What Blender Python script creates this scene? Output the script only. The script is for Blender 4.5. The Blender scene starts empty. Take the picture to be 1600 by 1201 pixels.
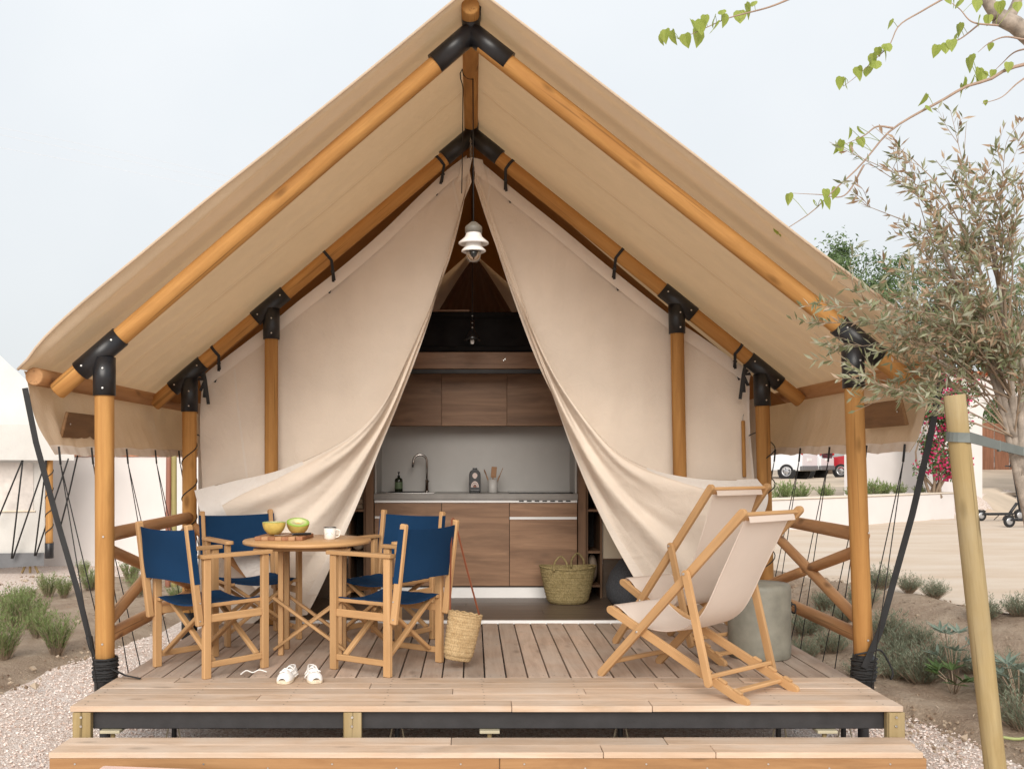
import bpy, bmesh, math, random
from mathutils import Vector as V, Matrix as MX, noise as NZ

# ------------------------------------------------------------------ camera, sky, sun, exposure
F, CX, HY, E = 1556.0, 737.0, 720.0, 1.22      # focal length and vanishing point of the level shift-lens, eye height
sc = bpy.context.scene
col = sc.collection
cam = bpy.data.cameras.new('camera')
cam.lens = F / 1600 * 36
cam.sensor_width = 36
cam.sensor_fit = 'HORIZONTAL'
cam.shift_x = (800 - CX) / 1600
cam.shift_y = (HY - 600.5) / 1600
cam.clip_start = 0.05
cam.clip_end = 3000
camo = bpy.data.objects.new('camera', cam)
camo.location = (0, 0, E)
camo.rotation_euler = (math.radians(90), 0, 0)
col.objects.link(camo)
sc.camera = camo

SUN_EL, SUN_AZ = 28.0, 182.0      # azimuth clockwise from +Y: behind the camera
world = bpy.data.worlds.new('World')
sc.world = world
world.use_nodes = True
wn, wl = world.node_tree.nodes, world.node_tree.links
bg = wn['Background']
bg.inputs['Strength'].default_value = 0.1
sky = wn.new('ShaderNodeTexSky')
sky.sky_type = 'NISHITA'
sky.sun_disc = False
sky.sun_elevation = math.radians(SUN_EL)
sky.sun_rotation = math.radians(SUN_AZ)
sky.dust_density = 4.0
wmix = wn.new('ShaderNodeMix')
wmix.data_type = 'RGBA'
wmix.inputs[0].default_value = 0.93            # a closed, pale cloud cover
wl.new(sky.outputs[0], wmix.inputs[6])
wtc = wn.new('ShaderNodeTexCoord')
wno = wn.new('ShaderNodeTexNoise')
wno.inputs['Scale'].default_value = 2.4
wno.inputs['Detail'].default_value = 5
wl.new(wtc.outputs['Generated'], wno.inputs['Vector'])
wrp = wn.new('ShaderNodeValToRGB')
wrp.color_ramp.elements[0].position = 0.3
wrp.color_ramp.elements[0].color = (0.80, 0.84, 0.87, 1)
wrp.color_ramp.elements[1].position = 0.75
wrp.color_ramp.elements[1].color = (0.92, 0.94, 0.95, 1)
wl.new(wno.outputs['Fac'], wrp.inputs[0])
wml = wn.new('ShaderNodeMix')
wml.data_type = 'RGBA'
wml.blend_type = 'MULTIPLY'
wml.inputs[0].default_value = 1.0
wl.new(wrp.outputs[0], wml.inputs[6])
wsp = wn.new('ShaderNodeSeparateXYZ')
wl.new(wtc.outputs['Generated'], wsp.inputs[0])
wgr = wn.new('ShaderNodeMapRange')                # overcast dome: brighter overhead than at the horizon
wgr.inputs['From Min'].default_value = 0.0
wgr.inputs['From Max'].default_value = 1.0
wgr.inputs['To Min'].default_value = 4.2
wgr.inputs['To Max'].default_value = 6.3
wl.new(wsp.outputs[2], wgr.inputs['Value'])
wl.new(wgr.outputs[0], wml.inputs[7])
wl.new(wml.outputs[2], wmix.inputs[7])
wl.new(wmix.outputs[2], bg.inputs['Color'])

sun = bpy.data.lights.new('sun', 'SUN')
sun.energy = 1.5
sun.angle = math.radians(40)
sun.color = (1.0, 0.95, 0.88)
suno = bpy.data.objects.new('sun', sun)
a_, e_ = math.radians(SUN_AZ), math.radians(SUN_EL)
sdir = V((math.sin(a_) * math.cos(e_), math.cos(a_) * math.cos(e_), math.sin(e_)))
suno.rotation_euler = sdir.to_track_quat('Z', 'Y').to_euler()
suno.location = sdir * 30
col.objects.link(suno)
sc.view_settings.view_transform = 'Standard'
sc.view_settings.look = 'None'
sc.view_settings.exposure = 1.1
sc.view_settings.gamma = 1.0
sc.view_settings.use_curve_mapping = False
sc.cycles.use_denoising = True
sc.cycles.max_bounces = 9
sc.cycles.diffuse_bounces = 5
sc.cycles.transmission_bounces = 6
sc.cycles.transparent_max_bounces = 8
sc.cycles.caustics_reflective = False
sc.cycles.caustics_refractive = False

R = random.Random(7)
rad = math.radians
Z = V((0, 0, 1))


def P(x, y, Y):                    # a point of the place, Y metres in front of the camera
    return V(((x - CX) * Y / F, Y, E - (y - HY) * Y / F))


def YD(y, z=0.0):                  # distance of a level surface at height z that is met at picture height y
    return (E - z) * F / (y - HY)


def sm(a, b, x):
    t = max(0.0, min(1.0, (x - a) / (b - a)))
    return t * t * (3 - 2 * t)


# ------------------------------------------------------------------ objects
WM = {}


def tag(o, label=None, cat=None, group=None, kind=None):
    if label: o['label'] = label
    if cat: o['category'] = cat
    if group: o['group'] = group
    if kind: o['kind'] = kind
    return o


def place(o, parent, mw):
    col.objects.link(o)
    WM[o.name] = mw
    if parent:
        o.parent = parent
        o.matrix_basis = WM[parent.name].inverted() @ mw
    else:
        o.matrix_basis = mw


def thing(name, label, cat, loc=(0, 0, 0), group=None, rz=0.0):
    o = bpy.data.objects.new(name, None)
    o.empty_display_size = 0.1
    place(o, None, MX.Translation(V(loc)) @ MX.Rotation(rz, 4, 'Z'))
    return tag(o, label, cat, group)


def obj(name, bm, mat, parent=None, mw=None, smooth=False, center=True):
    me = bpy.data.meshes.new(name)
    if isinstance(bm, G):
        me.from_pydata(bm.v, [], bm.f)
        if bm.mi: me.polygons.foreach_set('material_index', bm.mi)
    else:
        bm.to_mesh(me)
        bm.free()
    if smooth:
        me.polygons.foreach_set('use_smooth', [True] * len(me.polygons))
    for m in (mat if isinstance(mat, (list, tuple)) else [mat]):
        me.materials.append(m)
    if mw is None:
        mw = MX.Identity(4)
        if center and len(me.vertices):
            n = len(me.vertices) * 3
            co = [0.0] * n
            me.vertices.foreach_get('co', co)
            c = V([(min(co[i::3]) + max(co[i::3])) / 2 for i in range(3)])
            me.transform(MX.Translation(-c))
            mw = MX.Translation(c)
    me.update()
    o = bpy.data.objects.new(name, me)
    place(o, parent, mw)
    return o


def copy_tree(o, parent=None, mw=None):
    c = o.copy()
    col.objects.link(c)
    c.parent = parent
    if mw is not None:
        c.matrix_basis = mw
        WM[c.name] = mw
    for ch in list(o.children):
        copy_tree(ch, c)
    return c


def inst(name, src, parent, mw):            # another piece with the same mesh
    o = bpy.data.objects.new(name, src.data)
    place(o, parent, mw)
    return o


class G:                                     # raw mesh lists for many small faces
    def __init__(s):
        s.v, s.f, s.mi = [], [], []

    def poly(s, pts, mi=None):
        n = len(s.v)
        s.v.extend(tuple(p) for p in pts)
        s.f.append(tuple(range(n, n + len(pts))))
        if mi is not None: s.mi.append(mi)

    def leaf(s, p, d, n, L, w, fold=0.25, mi=None):     # pointed leaf, folded along its rib
        d = d.normalized()
        side = d.cross(n)
        if side.length < 1e-4: side = d.cross(V((0.3, 0.5, 0.8)))
        side.normalize()
        up = side.cross(d)
        i = len(s.v)
        m = p + d * L * 0.45
        s.v.extend([tuple(p), tuple(m + side * w / 2 + up * w * fold), tuple(p + d * L), tuple(m - side * w / 2 + up * w * fold)])
        s.f.append((i, i + 1, i + 2))
        s.f.append((i, i + 2, i + 3))
        if mi is not None: s.mi.extend([mi, mi])

    def tube(s, pts, r, seg=5, mi=None):
        rs = r if isinstance(r, (list, tuple)) else [r] * len(pts)
        base = len(s.v)
        prev = None
        for k, p in enumerate(pts):
            a = pts[max(0, k - 1)]
            b = pts[min(len(pts) - 1, k + 1)]
            d = (b - a)
            if d.length < 1e-7: d = V((0, 0, 1))
            d.normalize()
            if prev is None:
                x = d.orthogonal().normalized()
            else:
                x = prev - d * prev.dot(d)
                if x.length < 1e-5: x = d.orthogonal()
                x.normalize()
            prev = x
            y = d.cross(x)
            for j in range(seg):
                t = 2 * math.pi * j / seg
                s.v.append(tuple(p + (x * math.cos(t) + y * math.sin(t)) * rs[k]))
        for k in range(len(pts) - 1):
            for j in range(seg):
                a = base + k * seg + j
                b = base + k * seg + (j + 1) % seg
                s.f.append((a, b, b + seg, a + seg))
                if mi is not None: s.mi.append(mi)
        s.f.append(tuple(base + j for j in reversed(range(seg))))
        s.f.append(tuple(base + (len(pts) - 1) * seg + j for j in range(seg)))
        if mi is not None: s.mi.extend([mi, mi])

    def grid(s, nu, nv, fn, mi=None, wrap=False):
        base = len(s.v)
        for i in range(nu + 1):
            for j in range(nv + 1):
                s.v.append(tuple(fn(i / nu, j / nv)))
        for i in range(nu):
            for j in range(nv):
                a = base + i * (nv + 1) + j
                s.f.append((a, a + nv + 1, a + nv + 2, a + 1))
                if mi is not None: s.mi.append(mi)


def frame(a, b, up=None):
    z = (b - a).normalized()
    up = up or Z
    x = up.cross(z)
    if x.length < 1e-3: x = V((1, 0, 0))
    x.normalize()
    y = z.cross(x)
    m = MX((x, y, z)).transposed().to_4x4()
    m.translation = a
    return m


def box_bm(sx, sy, sz, c=0.003, seg=1, org=(0, 0, 0)):
    bm = bmesh.new()
    bmesh.ops.create_cube(bm, size=1.0)
    for v in bm.verts:
        v.co = V((v.co.x * sx + org[0], v.co.y * sy + org[1], v.co.z * sz + org[2]))
    if c > 0:
        bmesh.ops.bevel(bm, geom=list(bm.edges), offset=min(c, 0.45 * min(sx, sy, sz)), segments=seg, affect='EDGES', profile=0.6)
    return bm


def box(name, x0, x1, y0, y1, z0, z1, mat, parent=None, c=0.003):
    return obj(name, box_bm(x1 - x0, y1 - y0, z1 - z0, c), mat, parent, MX.Translation(V(((x0 + x1) / 2, (y0 + y1) / 2, (z0 + z1) / 2))))


def bar(name, a, b, w, t, mat, parent=None, up=None, c=0.004):
    L = (b - a).length
    return obj(name, box_bm(w, t, L, c, org=(0, 0, L / 2)), mat, parent, frame(a, b, up))


def pole_bm(L, r0, r1, seg=20, wob=0.03, bev=0.006, seed=0):
    bm = bmesh.new()
    n = max(2, int(L / 0.12))
    zs = [0.0, bev] + [bev + (L - 2 * bev) * k / n for k in range(1, n)] + [L - bev, L]
    rings = []
    for k, z in enumerate(zs):
        r = r0 + (r1 - r0) * z / L
        if k in (0, len(zs) - 1): r -= bev
        ring = []
        for j in range(seg):
            t = 2 * math.pi * j / seg
            q = r * (1 + wob * NZ.noise(V((math.cos(t) * 0.8 + seed, math.sin(t) * 0.8, z * 1.3))))
            ring.append(bm.verts.new((q * math.cos(t), q * math.sin(t), z)))
        rings.append(ring)
    for k in range(len(rings) - 1):
        for j in range(seg):
            f = bm.faces.new((rings[k][j], rings[k][(j + 1) % seg], rings[k + 1][(j + 1) % seg], rings[k + 1][j]))
            f.smooth = True
    bm.faces.new(list(reversed(rings[0])))
    bm.faces.new(rings[-1])
    return bm


def pole(name, a, b, r, mat, parent=None, r1=None, seg=20, wob=0.03, bev=0.006):
    return obj(name, pole_bm((b - a).length, r, r1 or r, seg, wob, min(bev, r * 0.3), R.random() * 50), mat, parent, frame(a, b))


def add_cyl(bm, a, b, r, seg=20, r1=None, cap=True):
    m = frame(a, b)
    L = (b - a).length
    ra = [bm.verts.new(m @ V((r * math.cos(2 * math.pi * j / seg), r * math.sin(2 * math.pi * j / seg), 0))) for j in range(seg)]
    q = r if r1 is None else r1
    rb = [bm.verts.new(m @ V((q * math.cos(2 * math.pi * j / seg), q * math.sin(2 * math.pi * j / seg), L))) for j in range(seg)]
    for j in range(seg):
        f = bm.faces.new((ra[j], ra[(j + 1) % seg], rb[(j + 1) % seg], rb[j]))
        f.smooth = True
    if cap:
        bm.faces.new(list(reversed(ra)))
        bm.faces.new(rb)


def lathe_bm(prof, seg=32, closed=False):
    bm = bmesh.new()
    rings = []
    for r, z in prof:
        if r < 1e-5:
            rings.append([bm.verts.new((0, 0, z))])
        else:
            rings.append([bm.verts.new((r * math.cos(2 * math.pi * j / seg), r * math.sin(2 * math.pi * j / seg), z)) for j in range(seg)])
    for k in range(len(rings) - 1):
        a, b = rings[k], rings[k + 1]
        for j in range(seg):
            j2 = (j + 1) % seg
            if len(a) == 1 and len(b) == 1: continue
            if len(a) == 1: f = bm.faces.new((a[0], b[j2], b[j]))
            elif len(b) == 1: f = bm.faces.new((a[j], a[j2], b[0]))
            else: f = bm.faces.new((a[j], a[j2], b[j2], b[j]))
            f.smooth = True
    bmesh.ops.recalc_face_normals(bm, faces=bm.faces)
    return bm


def extrude_bm(outline, t, c=0.0):           # outline in local x,z ; thickness along y, centred
    bm = bmesh.new()
    a = [bm.verts.new((x, -t / 2, z)) for x, z in outline]
    b = [bm.verts.new((x, t / 2, z)) for x, z in outline]
    n = len(a)
    bm.faces.new(a)
    bm.faces.new(list(reversed(b)))
    for i in range(n):
        bm.faces.new((a[i], b[i], b[(i + 1) % n], a[(i + 1) % n]))
    bmesh.ops.recalc_face_normals(bm, faces=bm.faces)
    if c > 0:
        es = [e for e in bm.edges if abs(e.verts[0].co.y - e.verts[1].co.y) < 1e-6]
        bmesh.ops.bevel(bm, geom=es, offset=c, segments=2, affect='EDGES', profile=0.6)
    return bm


def catmull(pts, n):
    pts = [V(p) if len(p) == 3 else V((p[0], p[1], 0)) for p in pts]
    out = []
    q = [pts[0] * 2 - pts[1]] + pts + [pts[-1] * 2 - pts[-2]]
    dense = []
    for i in range(1, len(q) - 2):
        for k in range(12):
            t = k / 12
            a, b, c_, d = q[i - 1], q[i], q[i + 1], q[i + 2]
            dense.append(0.5 * ((2 * b) + (c_ - a) * t + (2 * a - 5 * b + 4 * c_ - d) * t * t + (3 * b - a - 3 * c_ + d) * t ** 3))
    dense.append(pts[-1])
    L = [0.0]
    for i in range(1, len(dense)): L.append(L[-1] + (dense[i] - dense[i - 1]).length)
    j = 0
    for k in range(n + 1):
        s = L[-1] * k / n
        while j < len(L) - 2 and L[j + 1] < s: j += 1
        d = L[j + 1] - L[j]
        out.append(dense[j].lerp(dense[j + 1], (s - L[j]) / d if d > 1e-9 else 0))
    return out


def tube(name, pts, r, mat, parent=None, seg=8, n=None):
    g = G()
    if n: pts = catmull(pts, n)
    g.tube([V(p) for p in pts], r, seg)
    return obj(name, g, mat, parent, smooth=True)


def ribbon(name, pts, w, t, mat, parent=None, wdir=None):
    g = G()
    wd = wdir or V((1, 0, 0))
    rows = []
    for k, p in enumerate(pts):
        d = (pts[min(k + 1, len(pts) - 1)] - pts[max(k - 1, 0)]).normalized()
        s = (wd - d * wd.dot(d)).normalized()
        n = s.cross(d)
        rows.append([p + s * w / 2 + n * t / 2, p - s * w / 2 + n * t / 2, p - s * w / 2 - n * t / 2, p + s * w / 2 - n * t / 2])
    for r in rows: g.v.extend(tuple(q) for q in r)
    for k in range(len(rows) - 1):
        for j in range(4):
            a, b = k * 4 + j, k * 4 + (j + 1) % 4
            g.f.append((a, b, b + 4, a + 4))
    g.f.append((3, 2, 1, 0))
    e = (len(rows) - 1) * 4
    g.f.append((e, e + 1, e + 2, e + 3))
    return obj(name, g, mat, parent)


def helix(c0, c1, r, turns, seg=14, ph=0.0):
    m = frame(c0, c1)
    L = (c1 - c0).length
    n = int(turns * seg)
    return [m @ V((r * math.cos(ph + 2 * math.pi * k / seg), r * math.sin(ph + 2 * math.pi * k / seg), L * k / n)) for k in range(n + 1)]


# ------------------------------------------------------------------ materials
def c255(r, g, b):
    f = lambda u: (u / 255 / 12.92) if u <= 10 else ((u / 255 + 0.055) / 1.055) ** 2.4
    return (f(r), f(g), f(b), 1)


class NT:
    def __init__(s, name):
        s.m = bpy.data.materials.new(name)
        s.m.use_nodes = True
        s.n, s.l = s.m.node_tree.nodes, s.m.node_tree.links
        s.b = s.n['Principled BSDF']
        s.o = s.n['Material Output']

    def new(s, t, **k):
        nd = s.n.new('ShaderNode' + t)
        for a, v in k.items(): setattr(nd, a, v)
        return nd

    def link(s, a, b): s.l.new(a, b)

    def coords(s, scale=(1, 1, 1), rnd=True):
        tc = s.new('TexCoord')
        mp = s.new('Mapping')
        s.link(tc.outputs['Object'], mp.inputs['Vector'])
        mp.inputs['Scale'].default_value = scale
        if rnd:
            oi = s.new('ObjectInfo')
            ml = s.new('Math', operation='MULTIPLY')
            ml.inputs[1].default_value = 37.0
            s.link(oi.outputs['Random'], ml.inputs[0])
            s.link(ml.outputs[0], mp.inputs['Location'])
        return mp.outputs[0]

    def noise(s, vec, scale=5, detail=4, rough=0.55, dist=0.0):
        n = s.new('TexNoise')
        n.inputs['Scale'].default_value = scale
        n.inputs['Detail'].default_value = detail
        n.inputs['Roughness'].default_value = rough
        n.inputs['Distortion'].default_value = dist
        s.link(vec, n.inputs['Vector'])
        return n.outputs['Fac']

    def ramp(s, fac, stops):
        r = s.new('ValToRGB')
        e = r.color_ramp.elements
        while len(e) < len(stops): e.new(0.5)
        for i, (p, c) in enumerate(stops):
            e[i].position = p
            e[i].color = c if len(c) == 4 else (*c, 1)
        s.link(fac, r.inputs[0])
        return r.outputs[0]

    def mix(s, fac, a, b, mode='MIX'):
        m = s.new('Mix', data_type='RGBA', blend_type=mode)
        for sock, v in ((m.inputs[0], fac), (m.inputs[6], a), (m.inputs[7], b)):
            if isinstance(v, (int, float)): sock.default_value = v
            elif isinstance(v, tuple): sock.default_value = v if len(v) == 4 else (*v, 1)
            else: s.link(v, sock)
        return m.outputs[2]

    def vary(s, colr, amt=0.15, hue=0.0):
        oi = s.new('ObjectInfo')
        mr = s.new('MapRange')
        mr.inputs['To Min'].default_value = 1 - amt
        mr.inputs['To Max'].default_value = 1 + amt
        s.link(oi.outputs['Random'], mr.inputs['Value'])
        h = s.new('HueSaturation')
        s.link(colr, h.inputs['Color'])
        s.link(mr.outputs[0], h.inputs['Value'])
        return h.outputs[0]

    def bump(s, h, strength=0.3, dist=0.01):
        b = s.new('Bump')
        b.inputs['Strength'].default_value = strength
        b.inputs['Distance'].default_value = dist
        s.link(h, b.inputs['Height'])
        s.link(b.outputs[0], s.b.inputs['Normal'])
        return b.outputs[0]

    def out(s, colr=None, rough=0.6, metal=0.0, spec=0.5):
        if colr is not None:
            if isinstance(colr, tuple): s.b.inputs['Base Color'].default_value = colr
            else: s.link(colr, s.b.inputs['Base Color'])
        s.b.inputs['Roughness'].default_value = rough
        s.b.inputs['Metallic'].default_value = metal
        s.b.inputs['Specular IOR Level'].default_value = spec
        return s.m


def plain(name, colr, rough=0.5, metal=0.0, spec=0.5, var=0.12, nscale=8.0, bump=0.0, bscale=60.0):
    t = NT(name)
    v = t.coords()
    n = t.noise(v, nscale, 5)
    lo = tuple(x * (1 - var) for x in colr[:3])
    hi = tuple(min(1, x * (1 + var)) for x in colr[:3])
    cc = t.ramp(n, [(0.3, lo), (0.7, hi)])
    if bump: t.bump(t.noise(v, bscale, 3), bump, 0.004)
    return t.out(cc, rough, metal, spec)


def wood(name, light, dark, axis=2, rough=0.55, scale=1.0, knots=0.5, var=0.12, fib=0.25, spec=0.35, grey=None, knot=None, cracks=0.0):
    t = NT(name)
    sl, sa = 0.55 * scale, 7.0 * scale
    s3 = [sa, sa, sa]
    s3[axis] = sl
    v = t.coords(tuple(s3))
    n = t.noise(v, 2.2, 6, 0.6, 1.1)
    colr = t.ramp(n, [(0.28, dark), (0.5, tuple((a + b) / 2 for a, b in zip(light[:3], dark[:3]))), (0.72, light)])
    s4 = [60 * scale] * 3
    s4[axis] = 2.2 * scale
    v2 = t.coords(tuple(s4))
    fb = t.noise(v2, 1.5, 3)
    colr = t.mix(t.ramp(fb, [(0.35, (0.0, 0, 0)), (0.7, (1, 1, 1))]), t.mix(0.22, colr, dark), colr)
    if grey:
        v3 = t.coords((2.2, 2.2, 2.2))
        g = t.noise(v3, 1.3, 5)
        colr = t.mix(t.ramp(g, [(0.42, (0, 0, 0)), (0.72, (0.6, 0.6, 0.6))]), colr, grey)
    s6 = [5.0, 5.0, 5.0]
    s6[axis] = 0.9
    bl = t.noise(t.coords(tuple(s6)), 1.6, 6, 0.65, 0.6)
    colr = t.mix(t.ramp(bl, [(0.50, (0, 0, 0)), (0.78, (0.55, 0.55, 0.55))]), colr, tuple(x * 0.55 for x in dark[:3]))
    if knots > 0:
        s5 = [5.5, 5.5, 5.5]
        s5[axis] = 2.2
        v4 = t.coords(tuple(s5))
        vo = t.new('TexVoronoi')
        vo.inputs['Scale'].default_value = 1.1
        t.link(v4, vo.inputs['Vector'])
        kc = knot or tuple(x * 0.35 for x in dark[:3])
        colr = t.mix(t.ramp(vo.outputs['Distance'], [(0.06, (knots, knots, knots)), (0.17, (0, 0, 0))]), colr, kc)
    if cracks > 0:
        s7 = [38.0, 38.0, 38.0]
        s7[axis] = 0.8
        ck = t.noise(t.coords(tuple(s7)), 1.0, 2, 0.5, 0.4)
        colr = t.mix(t.ramp(ck, [(0.64, (0, 0, 0)), (0.69, (cracks, cracks, cracks))]), colr, tuple(x * 0.3 for x in dark[:3]))
        s8 = [22.0, 22.0, 22.0]
        s8[axis] = 1.5
        st = t.noise(t.coords(tuple(s8)), 1.0, 5, 0.7)
        colr = t.mix(t.ramp(st, [(0.35, (0.45, 0.45, 0.45)), (0.6, (0, 0, 0))]), colr, dark)
    colr = t.vary(colr, var)
    t.bump(fb, fib, 0.0025)
    return t.out(colr, rough, 0, spec)


def canvas(name, colr, trans=0.3, var=0.06, tcol=None, bump=0.25):
    t = NT(name)
    v = t.coords((1, 1, 1), rnd=False)
    n = t.noise(v, 1.6, 5)
    lo = tuple(x * (1 - var) for x in colr[:3])
    hi = tuple(min(1, x * (1 + var)) for x in colr[:3])
    cc = t.ramp(n, [(0.3, lo), (0.7, hi)])
    wv = t.noise(v, 900, 2)
    cc = t.mix(0.10, cc, t.ramp(wv, [(0.3, tuple(x * 0.6 for x in colr[:3])), (0.7, (1, 1, 1))]), 'MULTIPLY')
    cr = t.noise(v, 7, 8, 0.62, 1.6)
    ad = t.new('Math', operation='ADD')
    t.link(cr, ad.inputs[0])
    m2 = t.new('Math', operation='MULTIPLY')
    m2.inputs[1].default_value = 0.12
    t.link(wv, m2.inputs[0])
    t.link(m2.outputs[0], ad.inputs[1])
    nb = t.bump(ad.outputs[0], bump, 0.012)
    t.out(cc, 0.92, 0, 0.1)
    tr = t.new('BsdfTranslucent')
    if tcol: tr.inputs['Color'].default_value = tcol
    else: t.link(cc, tr.inputs['Color'])
    t.link(nb, tr.inputs['Normal'])
    mx = t.new('MixShader')
    mx.inputs[0].default_value = trans
    t.link(t.b.outputs[0], mx.inputs[1])
    t.link(tr.outputs[0], mx.inputs[2])
    t.link(mx.outputs[0], t.o.inputs['Surface'])
    return t.m


def leafmat(name, cols, trans=0.3, rough=0.55):
    t = NT(name)
    tc = t.new('TexCoord')
    n = t.new('TexNoise')
    n.inputs['Scale'].default_value = 9
    n.inputs['Detail'].default_value = 3
    t.link(tc.outputs['Object'], n.inputs['Vector'])
    ge = t.new('NewGeometry')
    rp = t.new('Math', operation='ADD')
    t.link(ge.outputs['Random Per Island'], rp.inputs[0])
    t.link(n.outputs['Fac'], rp.inputs[1])
    hv = t.new('Math', operation='MULTIPLY')
    hv.inputs[1].default_value = 0.5
    t.link(rp.outputs[0], hv.inputs[0])
    k = len(cols)
    cc = t.ramp(hv.outputs[0], [(0.25 + 0.5 * i / (k - 1), c) for i, c in enumerate(cols)])
    t.out(cc, rough, 0, 0.35)
    tr = t.new('BsdfTranslucent')
    t.link(cc, tr.inputs['Color'])
    mx = t.new('MixShader')
    mx.inputs[0].default_value = trans
    t.link(t.b.outputs[0], mx.inputs[1])
    t.link(tr.outputs[0], mx.inputs[2])
    t.link(mx.outputs[0], t.o.inputs['Surface'])
    return t.m


MT = {}
MT['log'] = wood('honey_log', (0.57, 0.312, 0.105), (0.35, 0.165, 0.05), rough=0.72, knots=0.95, var=0.14, fib=0.4, scale=0.8, spec=0.2, cracks=0.6)
MT['rail'] = wood('rail_log', (0.56, 0.32, 0.155), (0.40, 0.20, 0.085), rough=0.62, knots=0.8, fib=0.3, spec=0.2, cracks=0.6)
MT['beech'] = wood('beech', (0.57, 0.35, 0.172), (0.44, 0.25, 0.112), rough=0.5, knots=0.0, var=0.12, fib=0.2, spec=0.3, cracks=0.12)
MT['deckw'] = wood('deck_timber_long', (0.50, 0.38, 0.295), (0.34, 0.245, 0.185), axis=1, rough=0.75, knots=0.45, var=0.24, grey=(0.44, 0.38, 0.325), fib=0.5)
MT['deckx'] = wood('deck_timber_cross', (0.64, 0.48, 0.36), (0.46, 0.32, 0.215), axis=0, rough=0.75, knots=0.4, var=0.13, grey=(0.60, 0.51, 0.43), fib=0.5)
MT['fascia'] = wood('fascia_timber', (0.44, 0.25, 0.115), (0.29, 0.145, 0.06), axis=0, rough=0.7, knots=0.7, var=0.1, fib=0.4)
MT['treated'] = wood('treated_pine', (0.44, 0.335, 0.17), (0.28, 0.20, 0.09), rough=0.75, knots=0.8, var=0.1, fib=0.6, grey=(0.36, 0.30, 0.20), spec=0.2, cracks=0.8)
MT['plaque'] = wood('dark_plaque', (0.27, 0.145, 0.06), (0.16, 0.08, 0.032), axis=1, rough=0.6)
MT['oakh'] = wood('oak_front', (0.34, 0.20, 0.118), (0.17, 0.092, 0.052), axis=0, rough=0.5, knots=0.35, var=0.06, scale=0.8)
MT['oakv'] = wood('oak_upright', (0.24, 0.14, 0.08), (0.14, 0.075, 0.042), axis=2, rough=0.5, knots=0.3, var=0.06, scale=0.8)
MT['vinyl'] = wood('vinyl_floor', (0.155, 0.115, 0.085), (0.095, 0.068, 0.05), axis=0, rough=0.4, knots=0.2, var=0.12, fib=0.1)
MT['roof'] = canvas('roof_canvas', (0.72, 0.58, 0.435), 0.30, tcol=(0.61, 0.41, 0.22, 1), bump=0.6, var=0.09)
MT['wallc'] = canvas('wall_canvas', (0.86, 0.76, 0.655), 0.2, bump=0.6, var=0.07)
MT['hem'] = canvas('hem_canvas', (0.88, 0.80, 0.715), 0.2, bump=0.5)
MT['hemw'] = canvas('white_hem', (0.89, 0.85, 0.81), 0.2, bump=1.0)
MT['dcanvas'] = canvas('deckchair_canvas', (0.80, 0.705, 0.63), 0.35, bump=0.08)
MT['nbr'] = canvas('pale_canvas', (0.66, 0.64, 0.605), 0.15, bump=0.6)
MT['shading'] = canvas('brown_shade_canvas', (0.30, 0.165, 0.07), 0.25, tcol=(0.35, 0.15, 0.04, 1))  # dark tone stands in for the unlit space under the rear roof
MT['drape'] = canvas('brown_drape', (0.36, 0.26, 0.185), 0.25)
MT['navy'] = canvas('navy_canvas', (0.010, 0.040, 0.100), 0.06, var=0.15, bump=0.1)
MT['black'] = plain('black_plastic', (0.012, 0.012, 0.014), 0.38, var=0.3)
MT['rope'] = plain('black_rope', (0.018, 0.017, 0.017), 0.8, var=0.3)
MT['strap'] = plain('black_webbing', (0.02, 0.02, 0.021), 0.75, var=0.3)
MT['band'] = plain('black_fabric', (0.010, 0.009, 0.009), 0.9, 0.0, spec=0.15, var=0.4)
MT['steel'] = plain('dark_steel', (0.022, 0.021, 0.023), 0.6, 0.0, var=0.35, bump=0.1)
MT['bolt'] = plain('bolt_zinc', (0.62, 0.6, 0.58), 0.35, 0.9)
MT['chrome'] = plain('chrome', (0.5, 0.47, 0.45), 0.16, 1.0, var=0.05)
MT['plate'] = plain('beige_bracket', (0.45, 0.40, 0.28), 0.6)
MT['white'] = plain('white_paint', (0.78, 0.77, 0.76), 0.5, var=0.03)
MT['splash'] = plain('splashback', (0.47, 0.455, 0.435), 0.45, var=0.03)
MT['top'] = plain('grey_worktop', (0.23, 0.215, 0.20), 0.35, var=0.15)
MT['dark'] = plain('dark_void', (0.012, 0.010, 0.010), 0.6)
MT['blackgloss'] = plain('black_gloss', (0.010, 0.010, 0.011), 0.15)
MT['cream'] = plain('cream_panel', (0.70, 0.60, 0.46), 0.6, var=0.04)
MT['render_wall'] = plain('white_render', (0.66, 0.62, 0.60), 0.85, var=0.05, nscale=1.2, bump=0.3, bscale=25)
MT['arch_wall'] = plain('cream_render', (0.64, 0.56, 0.47), 0.85, var=0.06, nscale=1.0, bump=0.3, bscale=25)
MT['terracotta'] = plain('terracotta', (0.55, 0.24, 0.13), 0.8, var=0.25, nscale=6)
MT['leather'] = plain('tan_leather', (0.22, 0.065, 0.03), 0.5)
MT['rubber'] = plain('rubber', (0.015, 0.015, 0.016), 0.8)
MT['concrete'] = plain('grey_green_ceramic', (0.225, 0.215, 0.175), 0.6, var=0.2, nscale=9, bump=0.1)
MT['felt'] = plain('grey_knit', (0.062, 0.066, 0.075), 0.95, var=0.3, nscale=90, bump=0.5, bscale=140)
MT['cotton'] = plain('white_cotton', (0.80, 0.77, 0.74), 0.9, var=0.06, nscale=40, bump=0.2)
MT['sole'] = plain('rope_sole', (0.68, 0.57, 0.43), 0.9, var=0.2, nscale=60, bump=0.4)
MT['glass'] = None
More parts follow.
